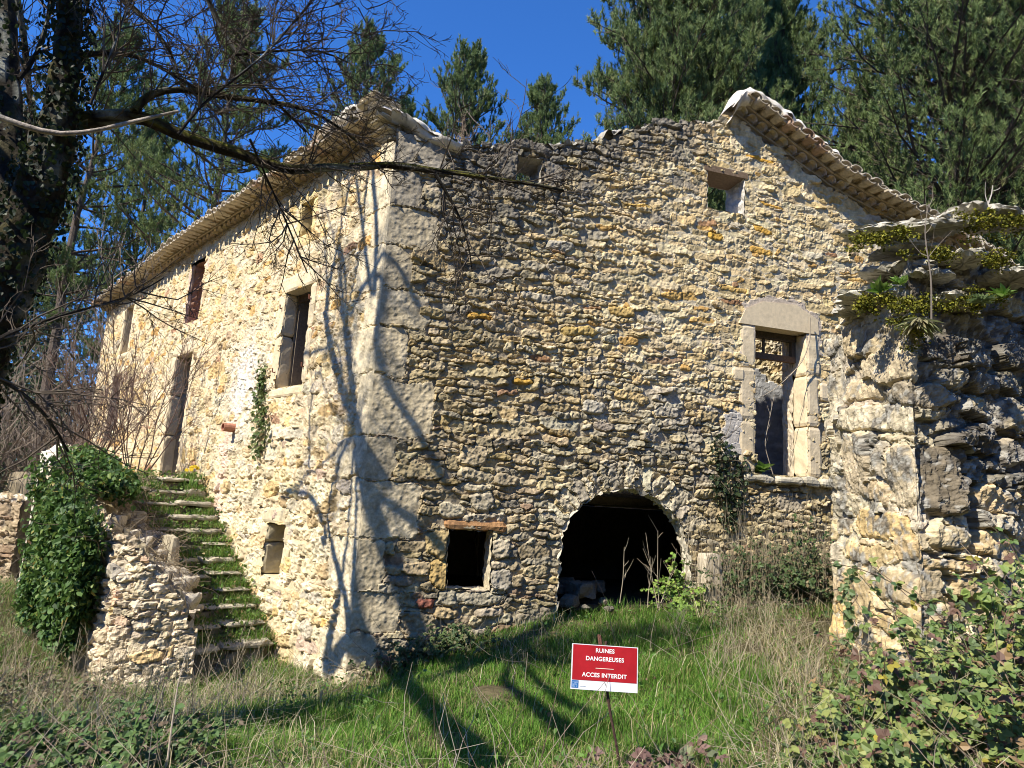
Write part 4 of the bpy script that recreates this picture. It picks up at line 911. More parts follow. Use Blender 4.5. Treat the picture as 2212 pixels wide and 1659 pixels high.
# ------------------------------------------------------------------ vegetation helpers
def rdirs(g, n): return unit(g.standard_normal((n, 3)))
def grow(P, D, L, g, steps=5, wob=.25, up=.1):
    """n branches at once -> nodes (n, steps+1, 3)"""
    P = np.asarray(P, float); D = unit(np.asarray(D, float)); L = np.broadcast_to(np.asarray(L, float), (len(P),)); out = [P]
    for _ in range(steps):
        D = unit(D + wob * g.standard_normal(D.shape) + up * ZUP); P = P + D * (L / steps)[:, None]; out.append(P)
    return np.stack(out, 1)
def add_branches(mb, nodes, r0, r1, col, sides=3):
    n, k, _ = nodes.shape; r0 = np.broadcast_to(np.asarray(r0, float), (n,)); r1 = np.broadcast_to(np.asarray(r1, float), (n,))
    for i in range(k - 1):
        a = r0 + (r1 - r0) * i / (k - 1); b = r0 + (r1 - r0) * (i + 1) / (k - 1)
        segs(mb, nodes[:, i], nodes[:, i + 1] + (nodes[:, i + 1] - nodes[:, i]) * .04, a, b, col, sides)
def children(nodes, g, per, lo=.2, hi=1.0, ang=.9):
    n, k, _ = nodes.shape; i = np.repeat(np.arange(n), per); t = g.uniform(lo, hi, len(i)) * (k - 1); j = np.minimum(t.astype(int), k - 2); f = (t - j)[:, None]
    p = nodes[i, j] * (1 - f) + nodes[i, j + 1] * f; d = unit(nodes[i, j + 1] - nodes[i, j])
    return p, unit(d + ang * rdirs(g, len(i))), i, t / (k - 1)
def thicket(mb, base, dirs, L, r, g, col, gens=((4, .5), (3, .5)), up=.12, wob=.16, rmin=.0035, ang=.8, steps=5):
    nodes = grow(base, dirs, L, g, steps, wob, up); n = len(base); R = np.broadcast_to(np.asarray(r, float), (n,)).copy(); Ln = np.broadcast_to(np.asarray(L, float), (n,)).copy()
    col = np.asarray(col, float)
    add_branches(mb, nodes, R, np.maximum(R * .35, rmin * .8), col * g.uniform(.8, 1.2, (n, 1)), 4); ends = [nodes[:, -1]]
    for per, lf in gens:
        p, d, i, t = children(nodes, g, per, .2, 1, ang); Ln = Ln[i] * lf * g.uniform(.5, 1.2, len(i)) * (1.15 - .5 * t); R = np.maximum(R[i] * .5, rmin)
        nodes = grow(p, d, Ln, g, 4, wob * 1.2, up)
        add_branches(mb, nodes, R, np.maximum(R * .4, rmin * .6), col * g.uniform(.8, 1.25, (len(i), 1)), 3); ends.append(nodes[:, -1])
    return np.concatenate(ends)
def colmix(g, n, pal, var=.15):
    w = np.array([p[0] for p in pal], float); i = g.choice(len(pal), n, p=w / w.sum())
    return np.array([p[1] for p in pal])[i] * g.uniform(1 - var, 1 + var, (n, 1))

# ------------------------------------------------------------------ pines
PINE_G = [(5, (.165, .23, .08)), (3, (.21, .275, .1)), (2, (.12, .18, .07)), (.6, (.27, .29, .12))]
def pine_mesh(seed, H, R, z0, trunk_r, wh=.5, nb=5, needle=.14, nn=26, nw=.024, gap=.0, wide=.25, pw=.75):
    g = np.random.default_rng(seed); tr = MB(); cr = MB()
    zz = np.linspace(0, H, 14); tx = np.cumsum(g.normal(0, .05, 14)); ty = np.cumsum(g.normal(0, .05, 14)); tx[0] = ty[0] = 0
    tp = np.stack([tx, ty, zz], 1); tube(tr, tp, np.linspace(trunk_r, .03, 14) ** 1.0, 9, np.array([.13, .105, .085]))
    z = z0; P, D, Ls = [], [], []
    while z < H - .15:
        t = (z - z0) / (H - z0); pr = min(1, (t / wide) ** .6 if wide else 1) * (1 - t) ** pw + .06
        k = nb if t < .85 else 4; a0 = g.uniform(0, 6.28)
        for q in range(k):
            if g.random() < gap: continue
            a = a0 + q * 6.28 / k + g.normal(0, .25); el = .1 + .9 * t ** 2 + g.normal(0, .12)
            P.append([np.interp(z, zz, tx), np.interp(z, zz, ty), z]); D.append([math.cos(a) * math.cos(el), math.sin(a) * math.cos(el), math.sin(el)]); Ls.append(R * pr * g.uniform(.6, 1.15))
        z += wh * g.uniform(.7, 1.3) * (1 - .45 * t)
    P, D, Ls = map(np.array, (P, D, Ls)); K = 7
    b = grow(P, D, Ls, g, K, .1, .07); add_branches(tr, b, .012 + .011 * Ls, .008, np.array([.10, .08, .065]), 4)
    pts, dd = [b[:, -1]], [unit(b[:, -1] - b[:, -2])]
    for k in range(1, K + 1):
        for sd in (-1, 1):
            for rep in range(3 if wh < .4 else 2):
                d = unit(b[:, k] - b[:, k - 1]); side = unit(np.cross(d, ZUP)) * sd
                f = g.uniform(0, 1, (len(b), 1)); p = b[:, k - 1] * (1 - f) + b[:, k] * f
                l = (Ls * .34 * (1.15 - k / K) + .25) * g.uniform(.5, 1.1, len(b))
                ok = g.random(len(b)) < (.35 + .65 * k / K)
                sb = grow(p[ok], d[ok] * .6 + side[ok] * g.uniform(.5, 1, (ok.sum(), 1)) + ZUP * g.uniform(-.1, .4, (ok.sum(), 1)), l[ok], g, 3, .14, .18)
                add_branches(tr, sb, .008, .005, np.array([.11, .09, .07]), 3)
                for q in (1, 2, 3): kq = g.random(len(sb)) < (.35, .55, 1)[q - 1]; pts.append(sb[kq, q]); dd.append(unit(sb[kq, q] - sb[kq, q - 1] + .7 * ZUP * (np.linalg.norm(sb[kq, q] - sb[kq, q - 1], axis=1))[:, None] * 6))
    C = np.concatenate(pts); Dn = np.concatenate(dd); n = len(C)
    cols = colmix(g, n, PINE_G, .2)
    c = np.repeat(C, nn, 0); d = np.repeat(Dn, nn, 0); pe = unit(np.cross(d, rdirs(g, len(c)))); ph = g.uniform(.15, 1.15, (len(c), 1))
    nd = unit(d * np.cos(ph) + pe * np.sin(ph)); st = c + d * g.uniform(-.1, .1, (len(c), 1)); wv = unit(np.cross(nd, rdirs(g, len(c)))) * nw / 2
    ln = needle * g.uniform(.75, 1.15, (len(c), 1))
    V = np.stack([st - wv, st + wv, st + nd * ln], 1).reshape(-1, 3); cc = np.repeat(np.repeat(cols, nn, 0) * g.uniform(.85, 1.15, (len(c), 1)), 3, 0)
    cr.add(V, [np.arange(len(V)).reshape(-1, 3)], cc)
    return tr, cr
def make_pine(name, label, base, group=None, **kw):
    t = thing(name, label, 'pine tree', tuple(base), group); tr, cr = pine_mesh(**kw)
    a = tr.build('trunk', M_BARK, t); b = cr.build('crown', M_NEEDLE, t)
    for o in (a, b): o.matrix_parent_inverse = Matrix.Identity(4)
    return t
def tree_base(px, Y, py=220):
    p = at(px, py, Y); return np.array([p[0], Y, float(ground_z(p[0], Y))])
def tree_H(px, py, Y): return float(at(px, py, Y)[2] - ground_z(at(px, py, Y)[0], Y))
GP_ = 'pine trees on the slope behind the house'
# right-hand giants
B = tree_base(1455, 19); pA = make_pine('pine_tree', 'big dense green pine rising behind the broken wall top, left of the gable peak', B, GP_, seed=201, H=tree_H(1440, -520, 19), R=4.0, z0=4.5, trunk_r=.26, wh=.36, nb=7)
B = tree_base(2060, 18); pB = make_pine('pine_tree', 'largest dark green pine at the far right, behind the mossy ruined wall', B, GP_, seed=202, H=tree_H(2060, -760, 18), R=6.2, z0=4.0, trunk_r=.3, wh=.36, nb=7)
B = tree_base(1690, 23); pC = make_pine('pine_tree', 'pine with a gappy crown directly behind the gable peak', B, GP_, seed=203, H=tree_H(1690, -170, 23), R=3.6, z0=6, trunk_r=.22, wh=.42, nb=6, gap=.08)
dup(pA, tuple(tree_base(1335, 25)), 2.2, (.62, .62, .52), 'small dark pine low beside the big pine, behind the broken wall top', GP_)
dup(pC, tuple(tree_base(1880, 26)), 1.1, (1.1, 1.1, .8), 'pine half hidden behind the sloping tiled eave', GP_)
dup(pA, tuple(tree_base(2190, 24)), 4.0, (1.15, 1.15, .95), 'tall pine at the right edge of the picture behind the largest pine', GP_)
dup(pC, tuple(tree_base(1590, 28)), 3.3, (1.1, 1.1, 1.15), 'tall thin pine between the two big pines behind the gable', GP_)
dup(pB, tuple(tree_base(2010, 27)), 2.5, (.7, .7, .42), 'low bushy pine showing above the end of the sloping eave', GP_)
# three tops over the middle of the wall
B = tree_base(790, 27); pD = make_pine('pine_tree', 'open-crowned pine behind the white mortar corner of the roof', B, GP_, seed=204, pw=.55, H=tree_H(815, 78, 27), R=4.4, z0=8, trunk_r=.2, wh=.62, nb=5, gap=.15, nw=.03, wide=.3)
B = tree_base(985, 27); pE = make_pine('pine_tree', 'rounded pine with a forked top, above the middle of the dark wall', B, GP_, seed=205, pw=.5, H=tree_H(990, 128, 27), R=3.8, z0=8, trunk_r=.2, wh=.6, nb=5, gap=.1, nw=.03, wide=.3)
B = tree_base(1175, 27); dup(pE, tuple(B), 2.0, (.95, .95, tree_H(1175, 185, 27) / tree_H(990, 128, 27)), 'small pine with bare twigs in front, right of the rounded pine', GP_)
dup(pE, tuple(tree_base(900, 31)), 4.0, (.8, .8, .97), 'low pine filling the gap between the two pines behind the roof corner', GP_)
# left stand, thin trunks with sky between
pF = make_pine('pine_tree', 'tallest pine over the long roof, crossed by bare branches', tree_base(490, 20), GP_, seed=206, pw=.6, H=tree_H(495, 15, 20), R=4.1, z0=5.5, trunk_r=.17, wh=.7, nb=5, gap=.16, nw=.028, wide=.35)
pG = make_pine('pine_tree', 'slender pine with a bare dark trunk left of the house', tree_base(222, 21), GP_, seed=207, pw=.6, H=tree_H(265, 65, 21), R=3.9, z0=6.5, trunk_r=.2, wh=.8, nb=5, gap=.18, nw=.028, wide=.35)
dup(pF, tuple(tree_base(360, 25)), 2.1, (1, 1, .93), 'pine standing between the slender pine and the tallest pine', GP_)
dup(pG, tuple(tree_base(620, 27)), 1.2, (1, 1, .92), 'pine behind the near end of the long tiled eave', GP_)
dup(pF, tuple(tree_base(110, 26)), 3.6, (1.1, 1.1, .9), 'pine seen behind the ivy-clad trunk of the bare tree', GP_)
dup(pG, tuple(tree_base(40, 32)), 5.2, (1.1, 1.1, .9), 'pine at the left edge seen through bare thicket', GP_)
dup(pF, tuple(tree_base(200, 34)), .8, (1.2, 1.2, .75), 'short pine low behind the thicket at the far end of the house', GP_)

# ------------------------------------------------------------------ bare shrubs behind and around
GB_ = 'bare grey shrubs behind the house'
def bare_shrub(label, base, seed, n, h, spread, col=(.2, .165, .13), gens=((5, .5), (4, .5)), r=.018, rmin=.005, up=.1, name='bare_shrub', group=GB_, cat='shrub', trunks=True):
    g = np.random.default_rng(seed); base = np.asarray(base, float); mb = MB()
    a = g.uniform(0, 6.28, n); lean = g.uniform(.05, spread, n); b = base + np.stack([np.cos(a), np.sin(a), 0 * a], 1) * g.uniform(0, .25, (n, 1)) * min(1, h / 2)
    d = np.stack([np.cos(a) * lean, np.sin(a) * lean, np.ones(n)], 1)
    thicket(mb, b, d, h * g.uniform(.65, 1.1, n), r, g, col, gens, up, .13, rmin)
    o = mb.build(name, M_TWIG); tag(o, label, cat, group); return o
k_ = 300
for (x, Y, h, n, lab) in ((60, 17, 5.0, 12, 'tangled bare shrub left of the house under the ivy-clad trunk'), (150, 18.5, 6.0, 12, 'bare grey shrub just left of the far end of the house'), (-40, 15, 4.5, 12, 'bare shrub at the left edge above the low brown wall'),
        (270, 22, 7.5, 12, 'tall bare shrub above the far end of the tiled eave'), (400, 21, 8.2, 12, 'bare shrub above the middle of the long eave'), (330, 19, 7.4, 10, 'pale-stemmed bare shrub rising behind the long eave'),
        (560, 21, 8.6, 9, 'thin bare shrub behind the near part of the long eave'), (100, 24, 6.5, 12, 'far bare shrub between the pine trunks on the left'), (205, 17.5, 4.6, 9, 'bare shrub touching the far corner of the house')):
    bare_shrub(lab, tree_base(x, Y, 700), k_, n, h, .5, gens=((6, .45), (5, .45)), r=.03, rmin=.008); k_ += 1
for (x, Y, h, n, lab) in ((1040, 13.5, 6.6, 14, 'pale dry stems standing above the dark broken wall'), (1110, 13.2, 6.9, 14, 'thicket of dry stems behind the top window hole'), (1190, 13.6, 6.8, 12, 'dry stems beside the small pine above the wall'), (960, 14, 6.2, 9, 'few dry stems right of the white mortar crest')):
    bare_shrub(lab, tree_base(x, Y), k_, n, h, .12, (.3, .25, .2), ((5, .3), (3, .4)), .014, .006, .12, group='dry stems above the broken wall'); k_ += 1
bare_shrub('bare dark tree top waving above the broken wall against the sky', tree_base(1165, 20), k_, 7, 11.6, .12, (.13, .11, .09), ((6, .25), (4, .4)), .04, .009, .1, name='bare_sapling', group=None, cat='tree'); k_ += 1
bare_shrub('bare pale shrub between the pines just above the sloping eave', tree_base(1850, 19), k_, 6, 8.4, .25, (.34, .3, .25), ((6, .4), (4, .5)), .03, .008, group=None); k_ += 1
bare_shrub('brown twiggy shrub above the lower end of the sloping eave', tree_base(2010, 15), k_, 9, 6.2, .2, (.22, .16, .13), ((7, .35), (5, .45)), .02, .006, group=None); k_ += 1
bare_shrub('bare pale tree reaching in from the right edge', at(2330, 1100, 11) * np.array([1, 1, 0]) + np.array([0, 0, .8]), k_, 5, 7.5, .35, (.36, .33, .28), ((7, .45), (5, .5)), .04, .007, name='bare_sapling', group=None, cat='tree'); k_ += 1
bare_shrub('bare brown shrub on the terrace left of the stair head', TW(6.5, 1.5, 1.7), k_, 13, 2.2, 1.1, (.17, .115, .09), ((8, .5), (5, .5)), .014, .004, .1, group='bare shrubs on the terrace'); k_ += 1
bare_shrub('upright bare shrub on the terrace in front of the open doorway', TW(5.75, .95, 1.7), k_, 9, 2.5, .6, (.16, .11, .09), ((8, .5), (5, .5)), .013, .004, .1, group='bare shrubs on the terrace'); k_ += 1
bare_shrub('tangle of thin twigs on the terrace near the far windows', TW(8.2, 1.2, 1.7), k_, 10, 1.7, .8, (.2, .15, .12), ((6, .5), (4, .5)), .01, .004, .1, group='bare shrubs on the terrace'); k_ += 1
bare_shrub('dry twig shrub on the wall top right of the white mortar corner', R3(1.0, 6.55, -.2).ravel(), k_, 7, .55, .9, (.26, .2, .14), ((4, .5), (3, .5)), .006, .003, .1, group=None); k_ += 1

# evergreen bushes far left behind the low wall
def leafy_bush(label, base, rad, seed, n, size, pal, name='bush', cat='bush', group=None, zsq=1.0):
    g = np.random.default_rng(seed); t = thing(name, label, cat, tuple(base), group); base = np.asarray(base)
    d = rdirs(g, n); d[:, 2] = np.abs(d[:, 2]); r = g.uniform(.35, 1.0, n) ** .5 * (1 + .28 * np.sin(d[:, 0] * 5 + seed) * np.cos(d[:, 1] * 6) + .12 * g.standard_normal(n))
    P = base + d * r[:, None] * np.array([rad, rad, rad * zsq])
    mb = MB(); leaves(mb, P, rdirs(g, n) + .3 * d, d + .8 * rdirs(g, n), size * g.uniform(.6, 1.3, n), colmix(g, n, pal)); mb.build('leaves', M_LEAF, t)
    sm = MB(); thicket(sm, np.repeat(base[None], 7, 0), unit(rdirs(g, 7) * .9 + ZUP), rad * .8, .02, g, (.12, .1, .07), ((5, .5),)); sm.build('stems', M_TWIG, t)['kind'] = 'stuff'
    return t
PAL_IVY = [(5, (.07, .14, .03)), (3, (.1, .18, .04)), (2, (.045, .09, .025)), (1.2, (.19, .26, .06)), (.3, (.3, .26, .06))]
PAL_GREYG = [(4, (.09, .12, .06)), (3, (.12, .14, .08)), (2, (.06, .085, .045))]
leafy_bush('grey-green evergreen bush at the left edge beyond the low wall', tree_base(20, 17) + ZUP * .5, 2.0, 401, 5000, .12, PAL_GREYG, zsq=1.1)
for k_b, (x_, Y_, z_, r_, lab) in enumerate(((70, 25, 1.5, 3.0, 'dark green bush under the pines at the far left'), (190, 27, 1.5, 3.0, 'dark green bush between the pine trunks left of the house'), (-30, 22, 1.5, 2.6, 'dark green bush at the very left edge behind the thicket'))):
    leafy_bush(lab, tree_base(x_, Y_, 700) + ZUP * z_, r_, 410 + k_b, 6500, .17, [(4, (.08, .11, .05)), (3, (.12, .13, .07)), (2, (.06, .08, .04)), (2, (.15, .12, .09))], zsq=1.5)
leafy_bush('grey-green bush left of the far end of the house', tree_base(130, 19) + ZUP * .3, 1.7, 402, 4000, .12, PAL_GREYG, zsq=.9)

# ------------------------------------------------------------------ the bare tree on the left with its mossy limb
TREE = thing('bare_tree', 'dark bare tree with ivy-clad trunks and a mossy limb reaching across the house', 'tree', (-4.3, 5.0, -.3))
gT = np.random.default_rng(500)
def smooth_path(pts, rad, step=.12):
    pts = np.asarray(pts, float); rad = np.asarray(rad, float); L = np.r_[0, np.cumsum(np.linalg.norm(np.diff(pts, axis=0), axis=1))]; n = max(6, int(L[-1] / step)); s = np.linspace(0, L[-1], n)
    out = np.stack([np.interp(s, L, pts[:, i]) for i in range(3)], 1); r = np.interp(s, L, rad)
    for _ in range(3): out[1:-1] = .25 * out[:-2] + .5 * out[1:-1] + .25 * out[2:]
    return out, r
def limb(mb, pts, rad, sides, col, moss=0.0, lich=0.0, rough=.1, g=gT):
    """tapering limb with knobbly bark; moss gathers on its upper side, pale lichen in patches"""
    p, r = smooth_path(pts, rad); n = len(p); t = unit(np.gradient(p, axis=0)); ref = np.array([.31, .22, .92]) if abs(t.mean(0) @ np.array([.31, .22, .92])) < .8 else np.array([1., .1, 0])
    a = unit(np.cross(t, ref)); b = np.cross(t, a); th = np.arange(sides) / sides * 6.2832
    ring = np.cos(th)[None, :, None] * a[:, None] + np.sin(th)[None, :, None] * b[:, None]
    nz = vnoise((max(n, 8), max(sides, 8)), g, .3, (.12, .12))[:n, :sides]; n2 = vnoise((max(n, 8), max(sides, 8)), g, .9, (.12, .12))[:n, :sides]
    V = p[:, None] + (r[:, None] * (1 + rough * nz))[..., None] * ring
    up = ring[..., 2]; c = np.asarray(col) * (1 + .25 * nz[..., None])
    m = np.clip(sstep(.0, .7, up + .5 * nz) * moss, 0, 1)[..., None]; c = c * (1 - m) + np.array([.12, .115, .02]) * (1 + .3 * nz[..., None]) * m
    l = (sstep(.7, 1.2, n2 + .4 * nz) * lich)[..., None]; c = c * (1 - l) + np.array([.38, .4, .36]) * l
    i = np.arange(n - 1)[:, None] * sides; j = np.arange(sides)[None]; j2 = (j + 1) % sides
    f = np.stack([i + j, i + j2, i + sides + j2, i + sides + j], -1).reshape(-1, 4)
    mb.add(V.reshape(-1, 3), [f], c.reshape(-1, 3)); return p, r
BARK = (.034, .028, .022)  # near-black tone also carries the shade over the trunks in its colour
def pixpath(pp, Y0, Y1=None):
    Y1 = Y0 if Y1 is None else Y1; n = len(pp); return np.array([at(x, y, Y0 + (Y1 - Y0) * i / (n - 1)) for i, (x, y) in enumerate(pp)])
def pxr(px, Y): return px / 2 / F_PX * Y
nodes_for_twigs = []
tk = MB()
pB_ = np.vstack([[(-4.3, 5.0, -.5), (-4.2, 5.0, .9)], pixpath([(-40, 700), (12, 600), (58, 500), (108, 345), (137, 215), (142, 140), (152, 0)], 5.0), [at(160, -200, 5.0), at(190, -480, 5.0)]])
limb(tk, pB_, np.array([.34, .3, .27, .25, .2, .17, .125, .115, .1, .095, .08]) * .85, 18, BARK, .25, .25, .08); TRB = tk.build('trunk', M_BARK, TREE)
tk = MB()
pA_ = np.vstack([[(-4.15, 5.05, .9)], pixpath([(10, 560), (20, 420), (22, 330), (14, 200), (8, 0)], 5.1, 5.7), [at(-30, -250, 5.8), at(-90, -600, 5.9)]])
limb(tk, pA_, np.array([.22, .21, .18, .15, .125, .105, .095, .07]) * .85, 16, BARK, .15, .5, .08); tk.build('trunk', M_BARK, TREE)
LIMBS = [ # pixel path, depths, start/end px thickness, moss, lichen
 ([(95, 275), (150, 262), (230, 250), (300, 243), (335, 250), (365, 285), (418, 302), (496, 322), (567, 352), (620, 376), (673, 362), (726, 355), (778, 368), (861, 356), (939, 375), (1010, 377), (1073, 394), (1109, 391), (1169, 401), (1218, 412)], 6.1, 6.7, 40, 5, 1.0, .5),
 ([(290, 241), (308, 209), (333, 183), (390, 187), (450, 204), (513, 215), (584, 214), (637, 228), (690, 248), (726, 270), (765, 295), (800, 330)], 6.15, 6.5, 20, 4, .5, .5),
 ([(170, 122), (230, 109), (269, 103), (312, 124), (354, 146), (390, 178), (440, 200)], 6.0, 6.2, 13, 6, .3, .3),
 ([(160, -60), (205, -30), (248, -2), (294, 22), (336, 64), (368, 108), (384, 150)], 6.0, 5.8, 16, 5, .3, .3),
 ([(430, -60), (443, 0), (467, 46), (496, 99), (524, 136), (552, 170), (581, 209), (602, 234), (637, 262), (661, 285)], 5.9, 6.2, 13, 4, .2, .3),
 ([(508, 118), (540, 118), (567, 112), (620, 104), (673, 106), (726, 113), (756, 137)], 6.0, 6.3, 8, 3, .2, .4),
 ([(939, 375), (971, 425), (1003, 478), (1016, 524), (1020, 587), (1010, 560)][:5], 6.5, 6.6, 9, 2.5, .1, .1),
 ([(540, 300), (548, 330), (567, 354), (581, 392), (602, 439), (634, 513), (664, 590)], 6.2, 6.5, 6, 3, .1, .1),
 ([(195, 225), (222, 158), (248, 96), (262, 60), (275, 20), (285, -60)], 5.6, 5.6, 7, 4, 0, .7),
 ([(385, 290), (430, 230), (500, 180), (581, 117), (625, 62), (665, 16), (700, -40)], 5.7, 5.9, 7, 4, 0, .7),
 ([(-60, 770), (0, 730), (45, 712), (88, 697), (198, 662), (283, 639), (354, 600)], 5.2, 6.4, 12, 2.5, 0, .1),
 ([(-60, 790), (0, 810), (53, 836), (88, 880), (124, 912), (147, 975)], 5.2, 5.8, 11, 5, 0, .1),
 ([(42, 170), (75, 140), (95, 70), (115, 0), (122, -60)], 6.0, 6.0, 12, 8, 0, .6), ([(40, 172), (70, 150), (105, 143), (120, 140)], 6.0, 6.0, 8, 6, 0, .3)]
tw = MB()
for (pp, Ya, Yb, a, b, mo, li) in LIMBS:
    Ya -= 1.0; Yb -= .85
    q = pixpath(pp, Ya, Yb); lm = MB(); n = len(pp)
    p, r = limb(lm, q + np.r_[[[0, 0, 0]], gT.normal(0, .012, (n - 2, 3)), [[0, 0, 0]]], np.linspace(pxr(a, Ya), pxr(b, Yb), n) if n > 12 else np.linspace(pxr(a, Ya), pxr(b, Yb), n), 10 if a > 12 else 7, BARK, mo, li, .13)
    lm.build('branch', M_BARK, TREE); nodes_for_twigs.append((p, r))
# limbs above and left of the picture whose shade falls on the house and the lawn
def shade_path(pp, plane, s, rad):
    out = []
    for x, y in pp:
        if plane == 'L': u, z = on_plane(x, y, DL, NL); P = L3(u, z).ravel()
        elif plane == 'R': u, z = on_plane(x, y, DR, NR); P = R3(u, z).ravel()
        else: P = pix_ground(x, y)
        out.append(P + SUN * s)
    return np.array(out)
SH = [([(800, 1000), (790, 970), (744, 854), (712, 740), (703, 670), (716, 590), (735, 520)], 'L', 6.0, .085, .045), ([(768, 850), (752, 750), (740, 677), (728, 610)], 'L', 5.9, .04, .02), ([(806, 640), (802, 611), (785, 500), (771, 390), (766, 330)], 'L', 6.2, .045, .035), ([(812, 640), (818, 488), (806, 365), (800, 320)], 'L', 6.2, .05, .04),
      ([(712, 640), (707, 594), (702, 500), (698, 425)], 'L', 6.0, .025, .015), ([(669, 1031), (669, 940), (672, 854), (690, 790)], 'L', 6.0, .022, .015), ([(705, 1180), (700, 1120), (680, 1080), (650, 1060), (600, 1085)], 'L', 5.6, .05, .02), ([(755, 1400), (752, 1300), (722, 1200), (706, 1120)], 'L', 5.5, .07, .03), ([(640, 780), (700, 752), (735, 735)], 'L', 5.9, .03, .02),
      ([(960, 1040), (939, 995), (889, 907), (850, 861), (815, 765), (812, 700), (840, 600)], 'R', 7.6, .06, .04), ([(960, 1190), (939, 1160), (868, 1107), (808, 1071), (790, 1010)], 'R', 7.8, .07, .05), ([(905, 660), (880, 620), (862, 560)], 'R', 6.2, .05, .03),
      ([(1060, 1665), (1000, 1600), (950, 1555), (890, 1490), (830, 1440)], 'G', 9.0, .13, .07), ([(1240, 1600), (1180, 1545), (1120, 1500), (1085, 1470)], 'G', 9.2, .1, .05), ([(1290, 1560), (1220, 1520), (1180, 1490), (1155, 1465)], 'G', 9.2, .07, .04), ([(1120, 1430), (1000, 1425), (900, 1440), (800, 1450), (700, 1470)], 'G', 8.8, .12, .1), ([(1230, 1440), (1150, 1425), (1050, 1410)], 'G', 8.8, .1, .06)]
for (pp, pl, s, ra, rb) in SH:
    q = shade_path(pp, pl, s, ra); tops = np.array([pA_[-1], pB_[-1], pA_[-2], pB_[-2]]); e_ = tops[np.argmin(np.linalg.norm(tops - q[-1], axis=1))]
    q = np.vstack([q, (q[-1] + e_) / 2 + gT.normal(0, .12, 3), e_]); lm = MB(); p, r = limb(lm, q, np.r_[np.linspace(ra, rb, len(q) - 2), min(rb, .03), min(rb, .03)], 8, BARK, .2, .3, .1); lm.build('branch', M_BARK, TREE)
    if pl != 'G': nodes_for_twigs.append((p, r))
# twigs
P_, D_, L_ = [], [], []
for (p, r) in nodes_for_twigs:
    l = np.linalg.norm(p[-1] - p[0]); k = int(5 + l * 11); i = gT.integers(1, len(p) - 1, k); t = unit(p[i + 1 - (i == len(p) - 1)] - p[i - 1])
    P_.append(p[i]); D_.append(unit(t + .9 * rdirs(gT, k) + .1 * ZUP)); L_.append(gT.uniform(.25, .95, k))
P_, D_, L_ = np.concatenate(P_), np.concatenate(D_), np.concatenate(L_)
thicket(tw, P_, D_, L_, .007, gT, (.1, .08, .06), ((5, .5), (3, .55)), .03, .17, .0028, .8)
# sparse fans of fine upper twigs against the sky
k = 46; px_ = np.stack([gT.uniform(380, 800, k), gT.uniform(-60, 150, k)], 1); Pq = np.array([at(x, y, 5.2) for x, y in px_])
thicket(tw, Pq, unit(rdirs(gT, k) + np.array([.6, 0, -.2])), gT.uniform(.3, .8, k), .006, gT, (.09, .075, .06), ((6, .5), (4, .5)), -.02, .16, .0026, .8)
tw.build('twigs', M_TWIG, TREE)['kind'] = 'stuff'
# ivy on the trunks
iv = MB()
for (p0, rad, n) in ((pB_, .2, 6500), (pA_, .17, 1200)):
    q, r = smooth_path(p0, np.linspace(.3, .1, len(p0))); i = gT.integers(2, len(q) - 3, n); d = unit(np.stack([gT.normal(.35, 1, n), gT.normal(-.3, 1, n), gT.normal(0, .2, n)], 1))
    rr = np.interp(np.arange(len(q)), np.linspace(0, len(q) - 1, len(p0)), [.34, .3, .27, .25, .2, .17, .125, .115, .1, .095, .08] if p0 is pB_ else [.22, .21, .18, .15, .125, .105, .095, .07])[i]
    leaves(iv, q[i] + d * (rr + gT.uniform(0, .09, n) ** 1.0)[:, None], unit(-ZUP + .8 * rdirs(gT, n)), d + .5 * rdirs(gT, n), gT.uniform(.025, .055, n), colmix(gT, n, [(5, (.014, .026, .008)), (2, (.026, .045, .012)), (1, (.01, .016, .006))]), .42)  # leaf greens darkened as well, trunk shade put in the colour
iv.build('ivy_leaves', M_LEAF, TREE)
# pale dead branch lying across in front
db = MB(); limb(db, pixpath([(-40, 238), (0, 251), (53, 273), (92, 290), (138, 301), (198, 284), (266, 269), (319, 255), (386, 240)], 4.5, 4.7), np.linspace(pxr(15, 4.6), pxr(7, 4.6), 9), 8, (.36, .31, .26), 0, .3, .08)
tag(db.build('dead_branch', M_BARK, None, True), 'pale barkless dead branch hanging in front of the mossy limb', 'branch')
# ------------------------------------------------------------------ warning sign
gS = np.random.default_rng(600)
SGN = at(1306, 1443, 4.45)
sx = np.array([.999, .02, -.012]); sx /= np.linalg.norm(sx); sn = np.array([.02, -1.0, .12]); sn = unit(sn - (sn @ sx) * sx); sy = np.cross(sn, sx)
SIGN = thing('warning_sign', 'red and white danger sign on a thin rusty rod in the lawn', 'sign', tuple(SGN * [1, 1, 0]))
SW, SHH = 137 / F_PX * 4.45, 87 / F_PX * 4.45
def plate(name, x0, y0, x1, y1, n0, n1, col, parent, mat=M_PAINT):
    m = MB(); boxes(m, SGN, sx, sy, sn, (x0, y0, n0), (x1, y1, n1), col); return m.build(name, mat, parent)
P0 = plate('panel', -SW / 2, -SHH / 2, SW / 2, SHH / 2, -.004, 0, (.74, .76, .78), SIGN)
plate('red_field', -SW / 2 + .007, -SHH / 2 + .053, SW / 2 - .006, SHH / 2 - .004, 0, .0012, (.38, .012, .018), P0)
plate('divider_line', -.055, -SHH / 2 + .0955 + .028, .055, -SHH / 2 + .0985 + .028, .0012, .0022, (.75, .72, .62), P0)
LG = plate('logo_square', -SW / 2 + .005, -SHH / 2 + .008, -SW / 2 + .047, -SHH / 2 + .05, 0, .0012, (.03, .14, .38), P0)
lm = MB()
